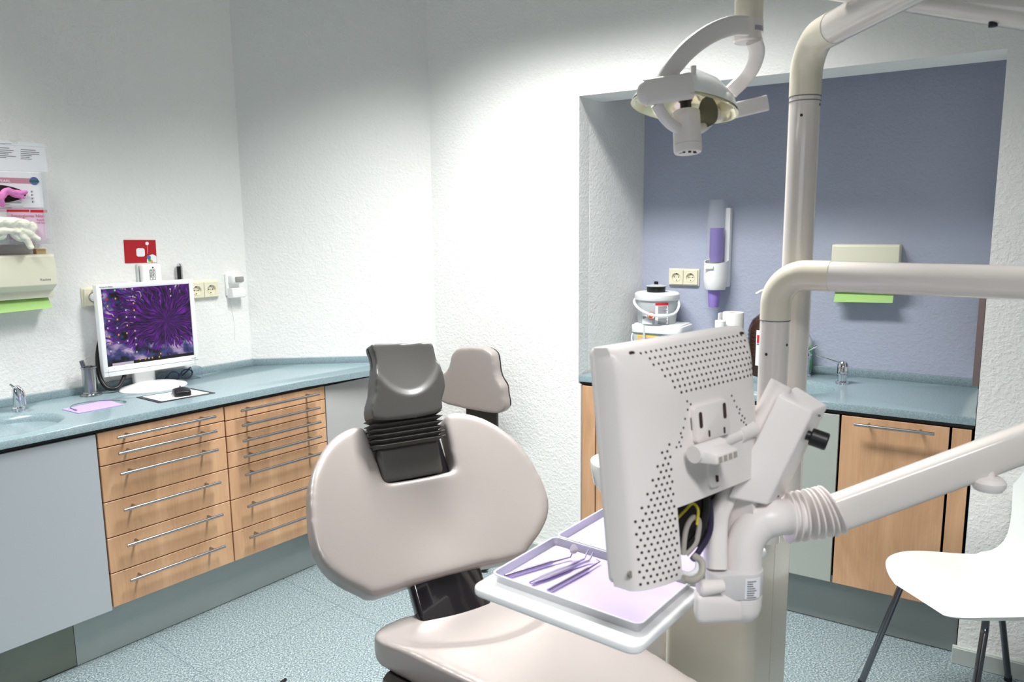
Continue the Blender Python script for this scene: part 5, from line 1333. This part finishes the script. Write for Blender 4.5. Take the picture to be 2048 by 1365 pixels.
# ------------------------------------------------------------------ dental lamp
t = Thing('dental_lamp', 'ivory operating lamp with a round reflector on a tall pole and two arms', 'dental lamp', I4, tuple(at(1592, 850, 1.79).xy) + (ZCOL,))
P2 = at(1577, 900, 1.79); z2 = at(1612, 112, 1.79).z
b = B(); b.tube([V((P2.x, P2.y, ZCOL)), V((P2.x, P2.y, z2 - .115))], .0330, 32); t.part('pole', b, LACQ)
LE = at(1760, 30, 1.36); LE.z = z2; dl = (V((LE.x, LE.y, z2)) - V((P2.x, P2.y, z2))).normalized(); cr_ = V((P2.x, P2.y, z2))
b = B(); b.tube(arc_bend(V((P2.x, P2.y, z2 - .115)), cr_, cr_ + dl * .13, .075, 14), .0338, 32); t.part('elbow', b, LACQ2)
en = V((LE.x, LE.y, z2)) + dl * .42
b = B(); b.tube([cr_ + dl * .125, en], .0325, 32); t.part('lower_arm', b, LACQ)
b = B(); b.tube([V((P2.x, P2.y, z2 - .117)), V((P2.x, P2.y, z2 - .115))], .0342, 32); b.tube([V((P2.x, P2.y, z2 - .127)), V((P2.x, P2.y, z2 - .1255))], .0342, 32); t.part('joint_line', b, INK)
b = B()
for x, y in ((1593, 234), (1632, 212)):
    p = onpl(x, y, V((0, 1, 0)), P2.y); dx = max(-.030, min(.030, p.x - P2.x)); n_ = V((dx, -math.sqrt(.0331 ** 2 - dx * dx), 0)).normalized(); c = V((P2.x, P2.y, p.z)) + n_ * .0325; b.cyl(c, c + n_ * .001, .0032, seg=12)
t.part('screw_hole', b, INKD)
# upper spring arm from the far joint back to the lamp head
DLm = 1.48
ha = at(1501, -72, DLm); hb_ = at(2200, 28, 1.22)
b = B(); b.tube([en - dl * .01, en + V((.05, -.03, .0)), hb_ + V((.10, 0, -.05)), hb_ + V((.06, 0, 0))], .032, 20); t.part('arm_joint', b, LACQ2)
da_ = (ha - hb_).normalized()
b = B(); b.tube([hb_ - da_ * .05, ha - da_ * .06], .034, 28, flat=.040, up=(0, 0, 1)); t.part('spring_arm', b, LACQ)
b = B(); c_ = at(1985, 46, 1.28); b.lathe([(.0001, 0), (.007, 0), (.007, .01), (.0001, .01)], 14, M=Matrix.Translation(at(1986, 50, 1.285) - V((0, 0, .003)))); t.part('screw_cap', b, INKD)
hs_ = V((ha.x, ha.y, 0)); zc0, zc1 = at(1501, 80, DLm).z, at(1501, 38, DLm).z
b = B(); b.tube(arc_bend(ha - da_ * .07, ha, V((ha.x, ha.y, zc1)), .05, 10), .0275, 28); t.part('head_elbow', b, LACQ2)
b = B(); b.lathe([(.0001, zc0), (.026, zc0), (.0285, zc0 + .003), (.0285, zc1)], 32, c=(ha.x, ha.y, 0)); cl_ = t.part('head_collar', b, LACQ)
b = B(); b.patch((ha.x, ha.y, 0), .0287, -PI / 2 + .15, -PI / 2 + 1.1, zc0 + .018, zc0 + .027); lb = t.part('small_label', b, mat('label_grey', (150, 148, 160), rough=.4), cl_)
# yoke: two curved bars
b = B(); b.tube(crv([at(1494, 52, DLm - .03), at(1462, 52, DLm - .05), at(1420, 68, DLm - .07), at(1378, 98, DLm - .09), at(1348, 132, DLm - .10), at(1326, 168, DLm - .10)], 8), .008, 16, flat=.018, up=(0, 0, 1)); t.part('yoke_bar', b, PLAS)
b = B(); b.tube(crv([at(1508, 82, DLm), at(1514, 104, DLm + .02), at(1506, 132, DLm + .04), at(1490, 156, DLm + .06), at(1462, 184, DLm + .07)], 8), .007, 16, flat=.0155, up=RT); t.part('yoke_bar', b, PLAS)
b = B(); b.tube([at(1290, 186, DLm - .11), at(1340, 178, DLm - .11), at(1380, 172, DLm - .10)], .014, 20, flat=.0235, up=(0, 0, 1)); b.ball(at(1291, 186, DLm - .11), .0215, 20, (.75, .65, 1)); t.part('grip_block', b, PLAS)
b = B(); b.box(-.005, .005, -.006, .006, -.012, .014, .002, 2, Matrix.Translation(at(1386, 147, DLm - .08))); t.part('lock_tab', b, PLAS)
# reflector dish opening downwards
rc_ = at(1370, 206, DLm - .01); axr = V((.10, .16, -1)).normalized()
axr = V((-.17, -.10, -1)).normalized()
Mr = Matrix.Translation(rc_) @ V((0, 0, -1)).rotation_difference(axr).to_matrix().to_4x4()
b = B(); b.lathe([(.0001, .055), (.03, .052), (.06, .038), (.088, .014), (.101, -.008), (.104, -.012), (.101, -.012), (.085, .008), (.058, .030), (.03, .043), (.0001, .047)], 48, M=Mr); t.part('reflector', b, REFL, ang=70)
b = B(); b.lathe([(.0001, .060), (.03, .0575), (.062, .043), (.090, .018), (.1025, -.006), (.1015, -.006), (.088, .016), (.060, .040), (.03, .054), (.0001, .056)], 48, M=Mr); t.part('reflector_cover', b, WHITEG, ang=70)
bl0, bl1 = at(1372, 222, DLm - .05), at(1376, 306, DLm - .05)
b = B(); dz_ = (bl1 - bl0); b.tube([bl0, bl0 + dz_ * .03, bl0 + dz_ * .80], [.023, .0255, .0262], 28); lh = t.part('lamp_holder', b, PLAS)
b = B(); b.tube([bl0 + dz_ * .805, bl0 + dz_ * .96, bl1], [.0262, .0262, .0245], 28); t.part('holder_cap', b, PLAS, lh)
b = B(); b.tube([bl0 - dz_.normalized() * .022, bl0 + dz_ * .02], .0105, 18); b.tube([bl0 - dz_.normalized() * .024, bl0 - dz_.normalized() * .018], .013, 18); t.part('bulb_cover', b, BLACK)
b = B()
nrm_ = dz_.normalized()
for i in range(8):
    a = 2 * PI * i / 8; q = V((math.cos(a), math.sin(a), 0)); b.cyl(bl1 + q * .014 - nrm_ * .002, bl1 + q * .014 + nrm_ * .0006, .003, seg=8)
t.part('vent_slot', b, INKD, lh)
b = B(); b.tube(crv([at(1312, 208, DLm - .10), at(1330, 236, DLm - .09), at(1350, 254, DLm - .07), at(1366, 258, DLm - .05)], 8), .0105, 16); t.part('holder_strut', b, PLAS)
b = B(); b.tube(crv([at(1432, 222, DLm + .03), at(1420, 242, DLm + .01), at(1404, 256, DLm - .02), at(1392, 260, DLm - .04)], 8), .0095, 16); t.part('holder_strut', b, PLAS)
b = B(); b.tube([at(1428, 229, DLm + .04), at(1444, 227, DLm + .04), at(1500, 214, DLm + .04), at(1534, 206, DLm + .04)], [.011, .009, .009, .008], 18, flat=.0155, up=(0, 0, 1)); t.part('handle_paddle', b, PLAS)
b = B(); b.prism(crv2([(-.018, -.028), (.016, -.02), (.02, .01), (.006, .03), (-.012, .02)], 5), 0, .004, M=Matrix.Translation(at(1413, 226, DLm - .02)) @ V((0, 0, 1)).rotation_difference(-FW).to_matrix().to_4x4()); t.part('dark_baffle', b, mat('smoked_mirror', (110, 108, 100), rough=.15, metal=.8))

# ------------------------------------------------------------------ white visitor chair
fdir = V((-.975, -.222, 0)).normalized(); gdir = V((-fdir.y, fdir.x, 0)) * -1
if gdir.y < 0: gdir = -gdir
So = V((1.475, 2.215, 0))
FS = Matrix(((gdir.x, fdir.x, 0, So.x), (gdir.y, fdir.y, 0, So.y), (0, 0, 1, 0), (0, 0, 0, 1)))    # x to the far side, y to the front, z up
t = Thing('visitor_chair', 'white plastic shell chair with chrome legs standing by the right wall', 'chair', FS, (0, 0, 0))
prof = [(.235, .415), (.22, .435), (.19, .447), (.12, .449), (.03, .441), (-.06, .437), (-.13, .446), (-.172, .470), (-.207, .515), (-.238, .58), (-.268, .66), (-.29, .74), (-.304, .80), (-.306, .815)]
wid = [.10, .165, .202, .222, .222, .19, .15, .128, .12, .135, .165, .175, .14, .09]
PR = crv([(0, a, c) for a, c in prof], 4); Wd = [p.x for p in crv([(w, i, 0) for i, w in enumerate(wid)], 4)]
b = B(); rows_t, rows_b = [], []
nx = 16
for i, (p, w) in enumerate(zip(PR, Wd)):
    tng = (PR[min(i + 1, len(PR) - 1)] - PR[max(i - 1, 0)]).normalized(); nm = V((0, tng.z, -tng.y)); nm = nm if nm.z > 0 or (abs(nm.z) < .5 and nm.y > 0) else -nm
    sag = .012 if i < 24 else .02
    rt, rb_ = [], []
    for k in range(nx + 1):
        u = -1 + 2 * k / nx; q = V((w * u, p.y, p.z)) + nm * (sag * u * u)
        rt.append(q + nm * .005); rb_.append(q - nm * .005)
    rows_t.append(rt); rows_b.append(rb_)
rs = [rt + rb_[::-1] for rt, rb_ in zip(rows_t, rows_b)]
b.rings(rs); t.part('seat_shell', b, SHELL, ang=70)
for sx_ in (-1, 1):
    for sy_, top, ft in ((1, (.16 * sx_, .16), (.215 * sx_, .255)), (-1, (.075 * sx_, -.12), (.12 * sx_, -.25))):
        b = B()
        b.tube(arc_bend(V((.03 * sx_, .03 * sy_, .412)), V((top[0], top[1], .412)), V((ft[0], ft[1], .012)), .035, 8), .0105, 16); lg = t.part('leg', b, DKCHROME)
        b = B(); b.lathe([(.012, 0), (.013, .004), (.011, .02), (.0105, .022)], 14, c=(ft[0] , ft[1], 0)); t.part('foot_cap', b, BLACK, lg)
b = B(); b.prism(rrect(-.07, .07, -.07, .07, .02), .398, .436, .003, 2); t.part('mount_plate', b, BLACK)

# ------------------------------------------------------------------ light
w = bpy.data.worlds.new('world'); SC.world = w; w.use_nodes = True
bg = w.node_tree.nodes['Background']; bg.inputs[0].default_value = (.93, .96, 1, 1); bg.inputs[1].default_value = 1.0
def area(name, loc, target, sx, sy, power, spread=PI, col=(1, 1, 1), rotz=None):
    l = bpy.data.lights.new(name, 'AREA'); l.shape = 'RECTANGLE'; l.size = sx; l.size_y = sy; l.energy = power; l.spread = spread; l.color = col
    o = bpy.data.objects.new(name, l); COL.objects.link(o); o.location = loc
    o.rotation_euler = (V(target) - V(loc)).to_track_quat('-Z', 'Y').to_euler() if target is not None else (0, 0, rotz or 0)
    return o
RZ = math.atan2(FR[1][0], FR[0][0])
p = FR @ V((-1.35, -.85, 0))
area('ceiling_light_and_fill', (p.x, p.y, CEILZ - .03), None, 1.2, .3, 52, math.radians(114), (.985, 1, .975), RZ)
p = V((.55, -.45, 0))
area('ceiling_light_and_fill', (p.x, p.y, CEILZ - .03), None, 1.2, .3, 35, math.radians(118), (.985, .985, 1), RZ)  # fill added above and behind the camera to brighten the display back
p = FR @ V((-2.4, -2.4, 0))
area('ceiling_light_and_fill', (p.x, p.y, CEILZ - .03), None, 1.2, .3, 20, math.radians(114), (.985, 1, .975), RZ)  # added fill without a known fixture, lifts the left wall and cabinets
wm = w0.lerp(w1, .5); area('daylight_window', (wm.x, wm.y, 1.62), (wm.x - nn.x, wm.y - nn.y, 1.55), (w1 - w0).length * .95, 1.4, 4, PI, (.97, .95, 1))

SC.view_settings.view_transform = 'Standard'; SC.view_settings.look = 'None'; SC.view_settings.gamma = 1; SC.view_settings.exposure = 0.32; SC.view_settings.use_curve_mapping = False
SC.cycles.use_denoising = True
SC.cycles.max_bounces = 10; SC.cycles.diffuse_bounces = 6; SC.cycles.transmission_bounces = 8; SC.cycles.sample_clamp_indirect = 6
